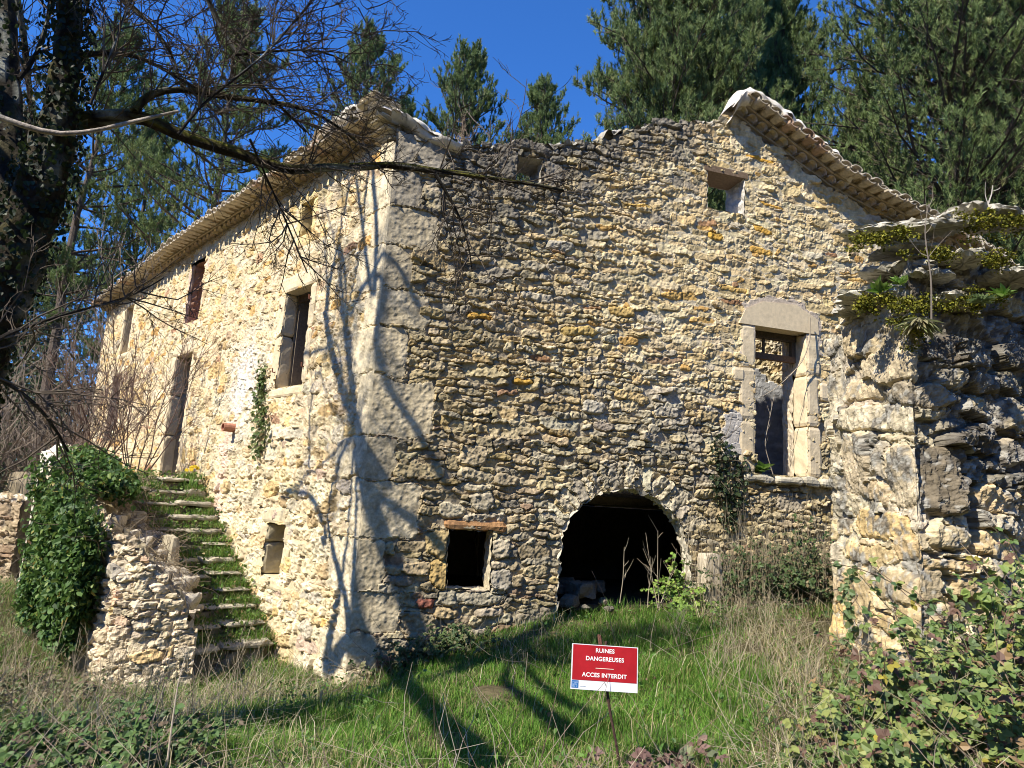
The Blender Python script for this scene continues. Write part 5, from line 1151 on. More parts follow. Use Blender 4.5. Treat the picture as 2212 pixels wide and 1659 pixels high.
for r_ in range(3):
    for c_ in range(3):
        x = -SW / 2 + .0115 + c_ * .0115; y = -SHH / 2 + .0125 + r_ * .0115; k = (r_ * 3 + c_) % 4
        boxes(lm, SGN, sx, sy, sn, (x, y, .0012), (x + .0016, y + .0068, .002), (.45, .6, .78))
        if k != 1: boxes(lm, SGN, sx, sy, sn, (x + .0016, y + .0052 * (k != 3), .0012), (x + .0055, y + .0016 + .0052 * (k != 3), .002), (.45, .6, .78))
        if k in (0, 3): boxes(lm, SGN, sx, sy, sn, (x + .0055, y, .0012), (x + .007, y + .0068, .002), (.45, .6, .78))
lo_ = lm.build('logo_letters', M_PAINT, LG); lo_['kind'] = 'stuff'
sm_ = MB(); x = -SW / 2 + .055
for k in range(11):
    w_ = gS.uniform(.0014, .003); boxes(sm_, SGN, sx, sy, sn, (x, -SHH / 2 + .0165, 0), (x + w_, -SHH / 2 + .0165 + gS.choice([.003, .0042]), .0008), (.3, .38, .5)); x += w_ + .0012
sm_.build('small_print', M_PAINT, P0)['kind'] = 'stuff'
def text_mesh(txt, size, cx, cy, name):
    cu = bpy.data.curves.new(name, 'FONT'); cu.body = txt; cu.size = size; cu.align_x = 'CENTER'; cu.align_y = 'CENTER'; cu.offset = size * .022; cu.extrude = .0004; cu.space_character = 1.07
    o = bpy.data.objects.new(name, cu); COLL.objects.link(o); bpy.context.view_layer.update()
    me = bpy.data.meshes.new_from_object(o.evaluated_get(bpy.context.evaluated_depsgraph_get()))
    bpy.data.objects.remove(o); n = len(me.vertices); co = np.empty(n * 3, np.float32); me.vertices.foreach_get('co', co); co = co.reshape(-1, 3)
    V = SGN + (co[:, :1] + cx) * sx + (co[:, 1:2] + cy) * sy + (co[:, 2:] + .0019) * sn
    me.vertices.foreach_set('co', V.astype(np.float32).ravel())
    a_ = me.color_attributes.new('Col', 'FLOAT_COLOR', 'POINT'); a_.data.foreach_set('color', np.tile(np.array([.82, .82, .8, 1], np.float32), n))
    me.materials.clear(); me.materials.append(M_PAINT); me.name = name; me.update()
    o = bpy.data.objects.new(name, me); COLL.objects.link(o); o.parent = P0; o.matrix_parent_inverse = Matrix.Identity(4); return o
text_mesh('RUINES', .0335, 0, SHH / 2 - .033, 'lettering'); text_mesh('DANGEREUSES', .0335, 0, SHH / 2 - .0805, 'lettering'); text_mesh('ACCES INTERDIT', .0335, 0, -SHH / 2 + .085, 'lettering')
st_ = MB(); tube(st_, [at(1345, 1700, 4.46), at(1330, 1600, 4.47), at(1318, 1540, 4.475), at(1311, 1488, 4.48), at(1308, 1440, 4.49), at(1309, 1385, 4.49)], .0085, 8, (.07, .04, .03)); st_.build('post', M_RUST, SIGN)
for k, (x, y, x2, y2) in enumerate(((1297, 1405, 1293, 1371), (1301, 1405, 1296, 1373))):
    st_ = MB(); tube(st_, [at(x + 3, y + 60, 4.52), at(x, y, 4.5), at(x2, y2, 4.5)], .0075, 7, (.16, .07, .05)); st_.build('iron_rod', M_RUST, SIGN)
st_ = MB(); tube(st_, [at(1306, 1474, 4.44), at(1309, 1482, 4.44), at(1311, 1488, 4.445)], .0022, 5, (.02, .02, .02)); st_.build('wire_tie', M_RUST, SIGN)

# ------------------------------------------------------------------ grass and undergrowth
gG = np.random.default_rng(700)
WIN = np.array([WC[:2] + w_back[:2] * 1.5, WC[:2] + .02, WC[:2] + w_dir[:2] * 2.7, WC[:2] + w_dir[:2] * 2.7 + [0, 2.5], WC[:2] + w_back[:2] * 3])
def free(x, y):
    d = np.stack([x - CORNER[0], y - CORNER[1]], -1); inR = d @ NR[:2] < .04; inL = d @ NL[:2] < .05; ok = ~(inR & inL)
    t = d @ DL[:2]; w = d @ NL[:2]; ok &= ~((t > 1.7) & (w > 0) & (w < 1.2)); ok &= ~((t > 1.5) & (w > 0) & (w < 2.1)); return ok & ~in_poly(x, y, WIN)
def zone_pts(n, x0=-9, x1=6.5, y0=3.6, y1=12.5):
    x = gG.uniform(x0, x1, n); y = y0 + (y1 - y0) * gG.random(n) ** 1.35; ok = free(x, y) & (np.abs(x) < .78 * y + .4); x, y = x[ok], y[ok]
    P = on_ground(x, y); px, py = proj_many(P); return P, px, py
def proj_many(P):
    d = P - CAM; z = d @ FWD; return IMG_W / 2 + F_PX * (d @ RGT) / z, IMG_H / 2 - F_PX * (d @ UPV) / z
def patch(P, scale, seed):
    g = np.random.default_rng(seed); s = 0
    for k in range(7):
        a = g.uniform(0, 6.28); f = (1 + k * .6) / scale; s = s + np.sin((P[:, 0] * math.cos(a) + P[:, 1] * math.sin(a)) * f + g.uniform(0, 6)) / (1 + .35 * k)
    return s / 2
LAWN = np.array([(300, 1659), (560, 1560), (800, 1500), (860, 1450), (1000, 1400), (1090, 1345), (1190, 1330), (1470, 1320), (1640, 1400), (1700, 1480), (1640, 1560), (1560, 1700), (300, 1720)])
LAWN2 = np.array([(215, 1500), (520, 1455), (700, 1490), (640, 1560), (380, 1560), (220, 1545)])
P, px, py = zone_pts(470000)
lawn = in_poly(px, py, LAWN) | in_poly(px, py, LAWN2); soft = patch(P, .5, 1); keep = (lawn & (soft > -1.25)) | (~lawn & (gG.random(len(P)) < .3 + .16 * (soft > .3)))
P, lawn, soft = P[keep], lawn[keep], soft[keep]; n = len(P); s2 = patch(P, .22, 2)
h = np.where(lawn, gG.uniform(.05, .15, n) * (1 + .4 * soft) * (1 + .3 * patch(P, .12, 14)), gG.uniform(.07, .2, n)); h = np.maximum(h, .04) * (1 + .25 * s2)
pal = colmix(gG, n, [(5, (.13, .27, .035)), (4, (.09, .19, .028)), (2, (.18, .31, .05)), (1.2, (.30, .30, .10)), (.7, (.40, .34, .17))], .2) * (1 + .16 * patch(P, .3, 11))[:, None].clip(.7, 1.35)
tan_ = lawn & (gG.random(n) < np.clip(.55 * (patch(P, .55, 12) - .55), 0, .6)); pal = np.where(tan_[:, None], colmix(gG, n, [(3, (.40, .35, .18)), (2, (.3, .27, .12))]), pal)
dry = (~lawn) & (gG.random(n) < .42); pal = np.where(dry[:, None], colmix(gG, n, [(3, (.36, .30, .16)), (3, (.28, .24, .12)), (2, (.2, .19, .08))], .2), pal)
mb = MB(); blades(mb, P - ZUP * .012, h, gG.uniform(.15, .75, n), gG.uniform(.005, .0085, n), pal, gG)
tag(mb.build('grass', M_GRASS), kind='stuff')
# long dry straw lying and leaning
P, px, py = zone_pts(70000); inl = in_poly(px, py, LAWN)
dens = np.where(inl, .05, .55) + .6 * sstep(1480, 1800, px) * (py > 1280) + .3 * (px < 700) * (py > 1380) + .3 * (px > 1060) * (px < 1240) * (py < 1450)
k = gG.random(len(P)) < dens * (.45 + .45 * patch(P, .35, 4)); P = P[k]; n = len(P)
mb = MB(); blades(mb, P, gG.uniform(.15, .5, n), gG.uniform(.4, 1.3, n), gG.uniform(.004, .0065, n), colmix(gG, n, [(4, (.42, .36, .21)), (3, (.34, .28, .16)), (2, (.5, .45, .3)), (1, (.22, .19, .11))]), gG, .5)
# fallen twigs and stalks
P, px, py = zone_pts(9000); k = (gG.random(len(P)) < np.where(in_poly(px, py, LAWN), .03, .5)); P = P[k]; n = len(P)
d = rdirs(gG, n); d[:, 2] = np.abs(d[:, 2]) * .5; nd = grow(P + ZUP * .02, d, gG.uniform(.25, .9, n), gG, 4, .2, .02)
add_branches(mb, nd, .0035, .0015, colmix(gG, n, [(3, (.3, .25, .18)), (2, (.18, .13, .1)), (2, (.42, .36, .27))]), 3)
# tall stalks by the walls
def stalks(mb, pts, h, g, col=(.36, .3, .2), lean=.15, r=.0035):
    n = len(pts); nd = grow(pts, ZUP + lean * rdirs(g, n), g.uniform(h[0], h[1], n), g, 6, .05, .02); add_branches(mb, nd, r, r * .4, np.asarray(col) * g.uniform(.7, 1.25, (n, 1)), 3); return nd
u = gG.uniform(4.4, 7.6, 260); nn_ = gG.uniform(.1, 1.0, 260) ** 1; B = R3(u, 0 * u, nn_); B[:, 2] = ground_z(B[:, 0], B[:, 1]); nd = stalks(mb, B, (.5, 1.5), gG)
p_, d_, i_, t_ = children(nd, gG, 3, .4, 1, .6); add_branches(mb, grow(p_, d_, gG.uniform(.08, .25, len(p_)), gG, 2, .1, .1), .002, .001, np.array([.38, .32, .22]), 3)
B = np.stack([gG.uniform(1.8, 3.6, 150), gG.uniform(4.4, 8.5, 150)], 1); B = on_ground(B[:, 0], B[:, 1]); B = B[free(B[:, 0], B[:, 1])]; nd = stalks(mb, B, (.25, .6), gG, (.4, .34, .22), .5)
p_, d_, i_, t_ = children(nd, gG, 5, .3, 1, .8); add_branches(mb, grow(p_, d_, gG.uniform(.08, .3, len(p_)), gG, 3, .15, .02), .002, .001, np.array([.42, .36, .24]), 3)
B = np.stack([gG.uniform(-7, -2.2, 130), gG.uniform(5.0, 8.2, 130)], 1); B = on_ground(B[:, 0], B[:, 1]); B = B[free(B[:, 0], B[:, 1])]; nd = stalks(mb, B, (.35, .95), gG, (.3, .25, .17), .35)
p_, d_, i_, t_ = children(nd, gG, 4, .4, 1, .7); add_branches(mb, grow(p_, d_, gG.uniform(.08, .25, len(p_)), gG, 2, .1, .1), .002, .001, np.array([.33, .27, .18]), 3)
tag(mb.build('dry_undergrowth', M_STRAW), kind='stuff')
# low leafy weeds in the rough
P, px, py = zone_pts(26000); inl = in_poly(px, py, LAWN); k = gG.random(len(P)) < np.where(inl, .09, .55) * np.clip(.5 + .7 * patch(P, .4, 6), 0, 1.2); P = P[k]; n = len(P)
mb = MB(); q = np.repeat(P, 4, 0); m_ = len(q); off = rdirs(gG, m_) * np.array([.06, .06, .02]); hh = gG.uniform(.02, .22, n).repeat(4)
leaves(mb, q + off + ZUP * (hh * gG.uniform(.4, 1, m_))[:, None], rdirs(gG, m_) + .1 * ZUP, ZUP + .8 * rdirs(gG, m_), gG.uniform(.025, .06, m_), colmix(gG, m_, [(5, (.10, .20, .04)), (3, (.14, .25, .05)), (2, (.06, .12, .03)), (1, (.2, .26, .08)), (.5, (.25, .17, .1))]), .3)
tag(mb.build('weeds', M_LEAF), kind='stuff')
# pale straw stem standing in the left foreground
mb = MB(); tube(mb, [at(350, 1700, 4.35), at(362, 1640, 4.35), at(372, 1560, 4.4), at(384, 1480, 4.45), at(402, 1412, 4.5)], [.006, .006, .005, .004, .002], 6, (.5, .42, .32)); tag(mb.build('straw_stem', M_STRAW), 'single tall pale straw stem standing in the left foreground', 'stem')

# ------------------------------------------------------------------ stairs: tufts and weeds
def tuft(mb, P, n, h, g, pal, spread=.08, w=.007):
    q = P + rdirs(g, n) * np.array([spread, spread, 0]); blades(mb, q, g.uniform(h * .5, h, n), g.uniform(.2, .9, n), w, colmix(g, n, pal), g)
GRN = [(5, (.12, .24, .035)), (3, (.17, .29, .05)), (2, (.08, .16, .03)), (1, (.33, .3, .14))]
mb = MB(); m2 = MB()
for i in range(NS):
    t0 = T0 + (T1 - T0) * i / NS; z1 = Z0 + (Z1 - Z0) * (i + 1) / NS
    for k in range(46):
        w = gG.choice([gG.uniform(.02, .4), gG.uniform(.8, 1.22), gG.uniform(0, 1.22)]); P0_ = TW(t0 + gG.uniform(.0, .3), w, z1)
        tuft(mb, P0_, int(gG.integers(6, 20)), gG.uniform(.05, .22), gG, GRN + [(2, (.3, .26, .13))])
    m_ = 260; w = gG.uniform(0, 1.24, m_); P0_ = TW(t0 + gG.uniform(-.05, .3, m_), w, z1 + gG.uniform(-.1, .1, m_))
    leaves(m2, P0_, rdirs(gG, m_), ZUP * .6 - DL * .4 + .8 * rdirs(gG, m_), gG.uniform(.03, .07, m_), colmix(gG, m_, [(5, (.11, .2, .04)), (3, (.16, .24, .05)), (2, (.06, .11, .03)), (1, (.3, .24, .12))]), .32)
# grassy bank over the foot of the stairs and along the wall
for k in range(420):
    t = gG.uniform(.6, 3.6); w = gG.uniform(.02, .5) if gG.random() < .55 else gG.uniform(0, 1.7); P0_ = TW(t, w, 0); zb_ = max(float(ground_z(P0_[0], P0_[1])), (Z0 + (Z1 - Z0) * (t - T0) / (T1 - T0)) if (t > T0 and w < 1.2) else -9); P0_[2] = zb_
    tuft(mb, P0_, 16, gG.uniform(.12, .3), gG, GRN + [(2, (.38, .32, .18))], .1)
tag(mb.build('stair_grass', M_GRASS), kind='stuff'); tag(m2.build('stair_weeds', M_LEAF), kind='stuff')
m3 = MB(); sq_ = gG.uniform(0, 1, 900); P0_ = TW(1.8 + 3.4 * sq_, gG.uniform(1.15, 2.1, 900), 0); P0_[:, 2] = .35 + 1.45 * sq_ + gG.uniform(-.05, .1, 900)
nd = grow(P0_, rdirs(gG, 900) + .2 * ZUP, gG.uniform(.15, .5, 900), gG, 4, .25, -.05); add_branches(m3, nd, .004, .002, colmix(gG, 900, [(3, (.3, .24, .17)), (2, (.2, .15, .1)), (2, (.42, .34, .22))]), 3)
tag(m3.build('dead_stems', M_STRAW), kind='stuff')

# ------------------------------------------------------------------ ivy and creepers
def creeper(name, label, P, N, n_leaf, size, pal, seed, stems=None, cat='ivy', off=(.02, .1), wide=.42):
    g = np.random.default_rng(seed); t = thing(name, label, cat, tuple(P.mean(0)))
    i = g.integers(0, len(P), n_leaf); mb = MB()
    leaves(mb, P[i] + N[i] * g.uniform(off[0], off[1], (n_leaf, 1)) + .03 * rdirs(g, n_leaf), unit(-ZUP * .7 + .9 * rdirs(g, n_leaf)), N[i] + .65 * rdirs(g, n_leaf) + .25 * ZUP, size * g.uniform(.6, 1.3, n_leaf), colmix(g, n_leaf, pal), wide)
    mb.build('leaves', M_LEAF, t)
    sm = MB(); k = min(60, max(8, n_leaf // 40)); j = g.integers(0, len(P), k); add_branches(sm, grow(P[j] + .02 * N[j], rdirs(g, k) - .1 * ZUP, g.uniform(.2, .6, k), g, 5, .2, .05), .005, .003, np.array([.13, .1, .07]), 4)
    sm.build('stems', M_TWIG, t)['kind'] = 'stuff'; return t
g_ = np.random.default_rng(801); S_ = -g_.uniform(.25, 3.5, 9000); zt = ftop(S_); Z_ = zt + .12 - (zt + .5) * g_.random(9000) ** .8
kp = (Z_ > -.5 + .35 * np.sin(S_ * 3) + np.where(S_ > -.5, .85 + (S_ + .5) * 1.0, 0)) & ~((S_ < -3.45)); S_, Z_ = S_[kp], Z_[kp]
bul = .1 + .09 * np.sin(S_ * 4.3 + Z_ * 2) * np.cos(Z_ * 3.7) + .1 * g_.random(len(S_)); Pv = FMAP(S_, np.minimum(Z_, zt[kp] + .05), bul) + np.maximum(Z_ - zt[kp], 0)[:, None] * ZUP; Nv = unit(FMAP(S_, Z_, bul + .1) - FMAP(S_, Z_, bul) + 1e-6)
topk = (g_.random(len(S_)) < .35) & (S_ < -1.3); Pv[topk] += (Pv[topk] * 0 + DR * 0) - NL * g_.uniform(.1, .7, (topk.sum(), 1)); Pv[topk, 2] = (zt[kp][topk] + g_.uniform(-.05, .12, topk.sum())); Nv[topk] = unit(ZUP + .3 * NL)
creeper('ivy_mound', 'dense sunlit ivy mound draped over the wall left of the stairs', Pv, Nv, 15000, .075, PAL_IVY, 802, off=(.0, .22))
pp = [(575, 790), (570, 830), (566, 870), (572, 905), (570, 940), (562, 985)]; q = np.array([L3(*LP(p)[0]).ravel() for p in pp]); g_ = np.random.default_rng(803)
w_ = np.interp(np.linspace(0, 5, 700), range(6), [.05, .07, .09, .14, .16, .08]); Pv = np.stack([np.interp(np.linspace(0, 5, 700), range(6), q[:, k]) for k in range(3)], 1) + (g_.normal(0, 1, 700) * w_)[:, None] * DL + g_.normal(0, .06, (700, 1)) * ZUP
creeper('ivy_creeper', 'narrow ivy creeper hanging on the sunlit wall beside the near window', Pv, np.repeat(NL[None], 700, 0), 520, .065, [(4, (.13, .19, .06)), (3, (.2, .24, .08)), (2, (.08, .12, .04)), (1, (.25, .2, .1))], 804, off=(.0, .09))
g_ = np.random.default_rng(805); q = RP((1548, 960), (1545, 1050), (1570, 1130), (1600, 1000), (1585, 1090)); k = g_.integers(0, 5, 900); f = g_.random((900, 1)); uv = q[k] * (1 - f) + q[(k + g_.integers(1, 3, 900)) % 5] * f + g_.normal(0, .07, (900, 2)); Pv = R3(uv[:, 0], uv[:, 1])
creeper('ivy_creeper', 'dark thin creeper on the wall between the arch and the tall doorway', Pv, np.repeat(NR[None], 900, 0), 620, .055, [(4, (.045, .07, .03)), (2, (.07, .1, .04)), (1, (.12, .1, .06))], 806, off=(.01, .1))
q = np.array([at(x, y, 6.5) for x, y in ((1838, 1225), (1832, 1290), (1842, 1350), (1832, 1410), (1848, 1480))]); g_ = np.random.default_rng(807); tt_ = np.linspace(0, 4, 120); Pv = np.stack([np.interp(tt_, range(5), q[:, k]) for k in range(3)], 1) + g_.normal(0, .02, (120, 3))
creeper('ivy_creeper', 'single strand of ivy climbing the edge of the mossy ruined wall', Pv, np.repeat(unit(np.array([[-.6, -.8, 0]])), 120, 0), 110, .06, [(4, (.12, .18, .07)), (2, (.2, .24, .1))], 808, off=(.0, .05))
q = np.array([at(x, y, 5.75) for x, y in ((2130, 1240), (2120, 1280), (2145, 1330), (2110, 1390), (2160, 1400))]); tt_ = np.linspace(0, 4, 200); Pv = np.stack([np.interp(tt_, range(5), q[:, k]) for k in range(3)], 1) + g_.normal(0, .06, (200, 3))
creeper('ivy_creeper', 'bright green ivy on the front of the ruined wall above the brambles', Pv, np.repeat(np.array([[.2, -.95, .1]]), 200, 0), 130, .07, [(4, (.22, .3, .08)), (2, (.16, .22, .06))], 809, off=(.0, .1))

# ------------------------------------------------------------------ brambles
BR = [(5, (.12, .19, .05)), (4, (.19, .25, .075)), (3, (.28, .31, .09)), (2, (.09, .13, .05)), (2, (.17, .10, .07)), (.7, (.3, .2, .1)), (.25, (.35, .3, .05))]
def bramble(label, cx, cy, rx, ry, h, n, seed, size=.058, pal=BR, leafmul=1.0, name='bramble_bush'):
    g = np.random.default_rng(seed); t = thing(name, label, 'bramble', (cx, cy, float(ground_z(cx, cy)))); a = g.uniform(0, 6.28, n); r = np.sqrt(g.random(n))
    B = on_ground(cx + np.cos(a) * r * rx, cy + np.sin(a) * r * ry); hh = h(B[:, 0], B[:, 1]) if callable(h) else np.full(n, h)
    d = unit(rdirs(g, n) * np.array([.8, .8, .2]) + ZUP * g.uniform(.6, 1.4, (n, 1))); nd = grow(B, d, hh * g.uniform(.8, 1.7, n), g, 9, .16, -.09)
    sm = MB(); add_branches(sm, nd, .005, .002, colmix(g, n, [(3, (.15, .09, .07)), (2, (.12, .13, .06)), (2, (.24, .18, .12))]), 4)
    mb = MB(); k = nd.shape[1]; i = np.tile(np.arange(n), (k - 2)); j = np.repeat(np.arange(2, k), n); rep = 2; i = np.repeat(i, rep); j = np.repeat(j, rep); f = g.random((len(i), 1)); kk = g.random(len(i)) < leafmul; i, j, f = i[kk], j[kk], f[kk]
    p = nd[i, j - 1] * (1 - f) + nd[i, j] * f; p = p[p[:, 2] > ground_z(p[:, 0], p[:, 1]) + .02]; m_ = len(p); ax = rdirs(g, m_) * np.array([1, 1, .5]); nrm = ZUP * .8 - np.array([.35, .45, 0]) + .7 * rdirs(g, m_); cl = colmix(g, m_, pal); sz = size * g.uniform(.65, 1.25, m_)
    for rot, s_ in ((0, 1.0), (1.35, .85), (-1.35, .85)):
        b = unit(np.cross(nrm, ax)); a2 = unit(ax) * math.cos(rot) + b * math.sin(rot); leaves(mb, p + .03 * unit(ax), a2, nrm + .25 * rdirs(g, m_), sz * s_, cl * g.uniform(.9, 1.1, (m_, 1)), .38)
    sm.build('stems', M_TWIG, t)['kind'] = 'stuff'; mb.build('leaves', M_LEAF, t); return t
bramble('large leafy bramble thicket at the foot of the ruined wall, bottom right corner', 3.6, 4.95, 1.2, .6, lambda x, y: np.interp(x, [2.3, 3.0, 3.6, 4.6], [.32, .5, .85, 1.15]), 330, 901)
bramble('lower bramble in front of the pale base of the ruined wall', 2.45, 4.7, .6, .45, lambda x, y: np.interp(x, [1.5, 2.3, 3], [.22, .36, .5]), 75, 902)
bramble('sparse bramble with purplish leaves beside the sign post', 1.0, 4.25, .5, .28, .3, 26, 903, .05, [(3, (.17, .1, .08)), (3, (.13, .15, .08)), (2, (.22, .14, .11)), (1, (.2, .22, .09))], .7)
bramble('dark ivy and bramble heap between the arch and the ruined wall', R3(5.9, 0, .45).ravel()[0], R3(5.9, 0, .45).ravel()[1], .85, .4, .8, 230, 904, .05, [(4, (.06, .1, .035)), (3, (.09, .14, .045)), (2, (.14, .15, .07)), (1, (.25, .2, .11))])
bramble('dark trailing bramble at the foot of the corner stones', R3(.95, 0, .3).ravel()[0], R3(.95, 0, .3).ravel()[1], .6, .25, .3, 60, 905, .045, [(4, (.06, .1, .035)), (3, (.1, .15, .045)), (2, (.2, .19, .09))])
bramble('weedy bramble patch in the bottom left corner', -2.9, 4.55, 1.2, .5, .3, 200, 906, .05, [(4, (.09, .16, .045)), (3, (.13, .2, .06)), (2, (.06, .1, .035)), (1, (.2, .15, .1))])
bramble('bramble tangle in front of the ivy mound and the stair wall', -5.2, 7.3, 1.2, .7, .42, 160, 907, .045, [(3, (.12, .16, .06)), (3, (.16, .17, .08)), (3, (.25, .2, .12))], .6)
bramble('small bright leafy shrub in the right corner of the arch', R3(4.35, 0, .15).ravel()[0], R3(4.35, 0, .15).ravel()[1], .18, .15, .5, 22, 908, .06, [(4, (.2, .32, .06)), (3, (.28, .38, .08)), (1, (.12, .2, .04))], name='leafy_shrub')['category'] = 'shrub'
# long bramble runner arching over the ruined wall base
mb = MB(); rn = pixpath([(2050, 1640), (2000, 1520), (1950, 1380), (1925, 1290), (1919, 1350)][:4], 4.9, 5.3); tube(mb, rn, [.006, .005, .004, .002], 5, (.1, .06, .05)); tag(mb.build('bramble_runner', M_TWIG), 'dark upright bramble cane crossing the pale base of the ruined wall', 'stem')
t = thing('bramble_runner', 'arching bramble runner with round leaves across the ruined wall', 'stem', tuple(at(2000, 1320, 5.2)))
rn = pixpath([(2200, 1420), (2120, 1400), (2050, 1345), (1985, 1290), (1900, 1240), (1830, 1212), (1770, 1215)], 5.0, 5.5); mb = MB(); tube(mb, smooth_path(rn, [.004] * 7)[0], .0035, 5, (.11, .08, .06)); mb.build('stem', M_TWIG, t)
g_ = np.random.default_rng(910); q = smooth_path(rn, [.004] * 7)[0]; i = g_.integers(0, len(q), 26); mb = MB(); leaves(mb, q[i], rdirs(g_, 26), rdirs(g_, 26) + np.array([0, -1, .5]), g_.uniform(.04, .065, 26), colmix(g_, 26, [(3, (.1, .17, .07)), (2, (.15, .22, .09))]), .42); mb.build('leaves', M_LEAF, t)

# ------------------------------------------------------------------ ruined-wall moss, ledge plants, sapling
mo = MB(); g_ = np.random.default_rng(920)
for (x, y, Yd, rx, rz, n) in ((1890, 512, 5.75, .22, .04, 900), (1960, 500, 5.75, .16, .035, 400), (1915, 645, 5.9, .28, .05, 1000), (2000, 655, 5.7, .3, .06, 1100), (2110, 640, 5.75, .3, .07, 900), (1960, 690, 5.75, .16, .06, 500), (1985, 720, 5.75, .1, .1, 350), (2140, 480, 5.75, .25, .12, 1200), (2200, 470, 5.8, .16, .1, 700), (2020, 545, 5.7, .2, .06, 700), (2150, 560, 5.75, .2, .1, 700), (1880, 660, 6.0, .15, .06, 400)):
    c = at(x, y, Yd + .05); nb_ = max(4, n // 70)
    for q_ in range(nb_):
        cc_ = c + np.array([g_.normal(0, rx * .55), g_.normal(.02, .06), g_.normal(0, rz * .45)]); m_ = n // nb_; r_ = g_.uniform(.03, .085); d = rdirs(g_, m_)
        P = cc_ + d * g_.random((m_, 1)) ** .5 * np.array([r_ * 1.5, r_ * 1.2, r_ * .5]); P[:, 2] -= np.where(P[:, 1] < cc_[1], g_.random(m_) ** 3 * .09, 0)
        leaves(mo, P, rdirs(g_, m_), ZUP + .8 * rdirs(g_, m_), g_.uniform(.01, .028, m_), colmix(g_, m_, [(5, (.24, .23, .03)), (3, (.17, .18, .03)), (2, (.10, .11, .03)), (1.5, (.32, .29, .06))]) * g_.uniform(.75, 1.1), .45)
mo.build('moss', M_MOSS, RUIN)
def rosette(name, label, base, n, l, seed, pal, cat='plant', up=.6, wide=.2):
    g = np.random.default_rng(seed); a = g.uniform(0, 6.28, n); d = unit(np.stack([np.cos(a), np.sin(a), g.uniform(.2, 1.6, n) * up], 1)); mb = MB()
    leaves(mb, np.repeat(np.asarray(base)[None], n, 0) + .02 * rdirs(g, n), d, ZUP + .4 * rdirs(g, n) - .5 * d, l * g.uniform(.6, 1.15, n), colmix(g, n, pal), wide, .35); o = mb.build(name, M_LEAF); tag(o, label, cat); return o
BRT = [(4, (.2, .34, .07)), (3, (.27, .4, .1)), (1, (.14, .24, .05))]
rosette('wall_plant', 'bright leafy plant on the mossy ledge at the left edge of the ruined wall', at(1900, 630, 5.95), 40, .13, 931, BRT, up=1.2)
rosette('wall_plant', 'bright green rosette on the mossy ledge near the right edge', at(2165, 640, 5.7), 34, .12, 932, BRT, up=1.0)
rosette('wall_plant', 'small leafy plant between two slabs on the ruined wall', at(1945, 612, 5.85), 20, .1, 933, BRT, up=1.2)
rosette('wall_plant', 'feathery pale green plant hanging over the mossy ledge', at(2120, 650, 5.65), 120, .11, 934, [(3, (.22, .3, .13)), (2, (.3, .36, .18))], up=.4, wide=.1)
rosette('wall_plant', 'bright broad-leaved plant on the sill of the tall doorway', R3(5.8, dz0 + .02, -.05).ravel(), 26, .2, 935, BRT, up=.8, wide=.3)
rosette('hanging_grass', 'dry drooping grass tuft hanging from the ruined wall ledge', at(1985, 690, 5.65), 120, .2, 936, [(3, (.3, .27, .15)), (2, (.22, .24, .1))], up=-.6, wide=.07)
t = thing('daffodil', 'clump of yellow flowers at the head of the stone stairs', 'flower', tuple(TW(5.1, .25, 1.62))); g_ = np.random.default_rng(941); mb = MB(); base = np.array(TW(5.0, .28, 1.6)).ravel()
blades(mb, base + rdirs(g_, 70) * np.array([.13, .13, 0]), g_.uniform(.15, .38, 70), g_.uniform(.1, .6, 70), .014, colmix(g_, 70, [(3, (.14, .26, .06)), (2, (.2, .32, .08))]), g_); mb.build('leaves', M_GRASS, t)
for k in range(6):
    c = base + np.array([g_.uniform(-.12, .12), g_.uniform(-.1, .1), g_.uniform(.28, .42)]); mb = MB(); a = np.arange(6) / 6 * 6.28; fx = unit(np.array([.2, -.9, .4])); e1 = unit(np.cross(fx, ZUP)); e2 = np.cross(e1, fx)
    leaves(mb, np.repeat(c[None], 6, 0), np.cos(a)[:, None] * e1 + np.sin(a)[:, None] * e2, np.repeat(fx[None], 6, 0), .04, (.75, .55, .02), .4); mb.build('flower', M_LEAF, t)
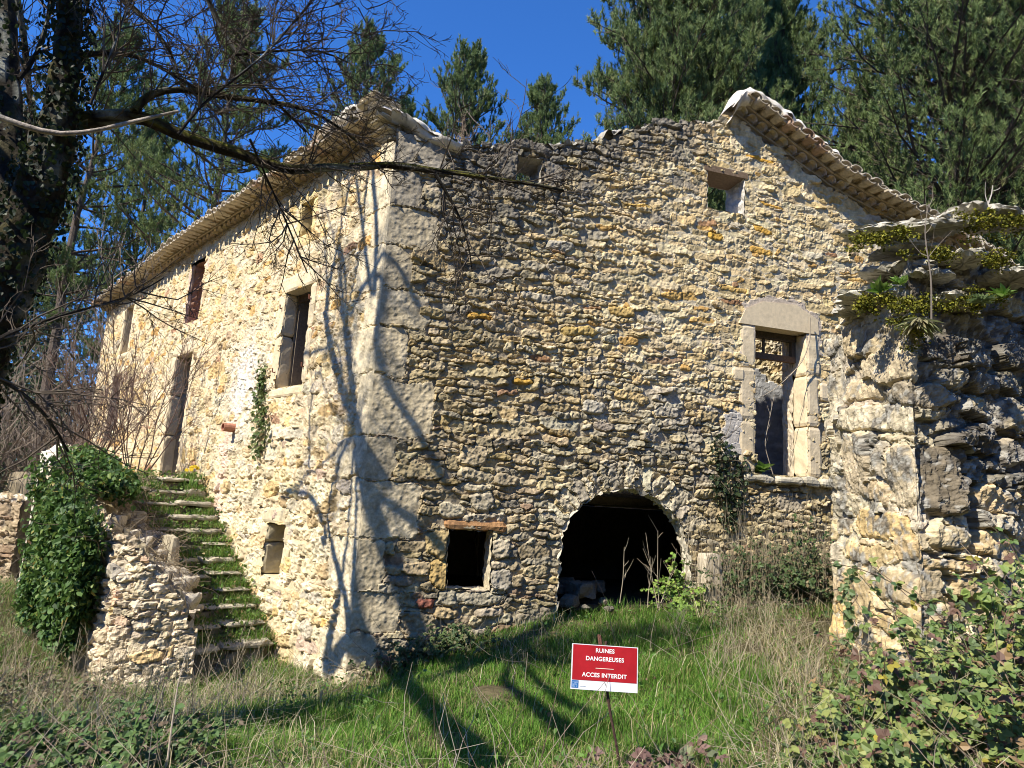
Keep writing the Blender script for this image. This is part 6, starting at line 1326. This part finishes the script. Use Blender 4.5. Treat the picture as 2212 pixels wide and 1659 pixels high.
# bare sapling leaning across the tall doorway, stems in front of the arch, sapling in front of the ruined wall
def bare_stem(label, pts, r0, r1, col, seed, kids=8, name='bare_sapling'):
    g = np.random.default_rng(seed); q, r = smooth_path(np.asarray(pts), np.linspace(r0, r1, len(pts)), .06); mb = MB(); tube(mb, q, r, 5, col)
    nd = q[None]; p, d, i, t_ = children(nd, g, kids, .35, 1, .7); add_branches(mb, grow(p, d, g.uniform(.1, .35, kids), g, 4, .12, .1), r1 * 1.1, r1 * .5, np.asarray(col), 3); return tag(mb.build(name, M_TWIG), label, 'stem')
Yq = lambda x, y, n_: R3(*RP((x, y))[0], n_).ravel()
bare_stem('pale bare shoot curving across the tall doorway from the right jamb', [Yq(1738, 690, .12), Yq(1736, 735, .15), Yq(1722, 780, .15), Yq(1700, 810, .12), Yq(1665, 845, .05), Yq(1634, 862, .02)], .011, .004, (.36, .3, .22), 951, 7)
bare_stem('thin upright bare shoot growing inside the tall doorway', [R3(6.05, dz0, -.1).ravel(), Yq(1660, 960, -.1), Yq(1672, 900, -.1), Yq(1682, 850, -.1)], .007, .003, (.33, .28, .22), 952, 6)
for k, (x0, y0, x1, y1) in enumerate(((1415, 1318, 1412, 1145), (1412, 1310, 1386, 1150), (1418, 1300, 1450, 1200), (1390, 1310, 1400, 1220), (1470, 1310, 1490, 1040), (1330, 1300, 1340, 1180))):
    lab = ['straight dry stalk standing in front of the dark arch', 'dry stalk leaning left across the dark arch', 'dry stalk leaning right across the dark arch', 'short dry stalk low in the dark arch', 'long thin dry stalk rising along the right jamb of the arch', 'faint dry stalk deep left in the dark arch'][k]
    a_, b_ = Yq(x0, y0, .12), Yq(x1, y1, .12); bare_stem(lab, [a_, (a_ * .6 + b_ * .4) + gG.normal(0, .015, 3), b_], .006, .0025, (.4, .34, .25), 960 + k, 5, 'dry_stalk')
bare_stem('slender bare sapling growing from the mossy ledge of the ruined wall', [at(2012, 690, 5.6), at(2012, 600, 5.6), at(2002, 540, 5.6), at(1996, 500, 5.6), at(2006, 440, 5.6)], .007, .003, (.2, .17, .14), 970, 9)
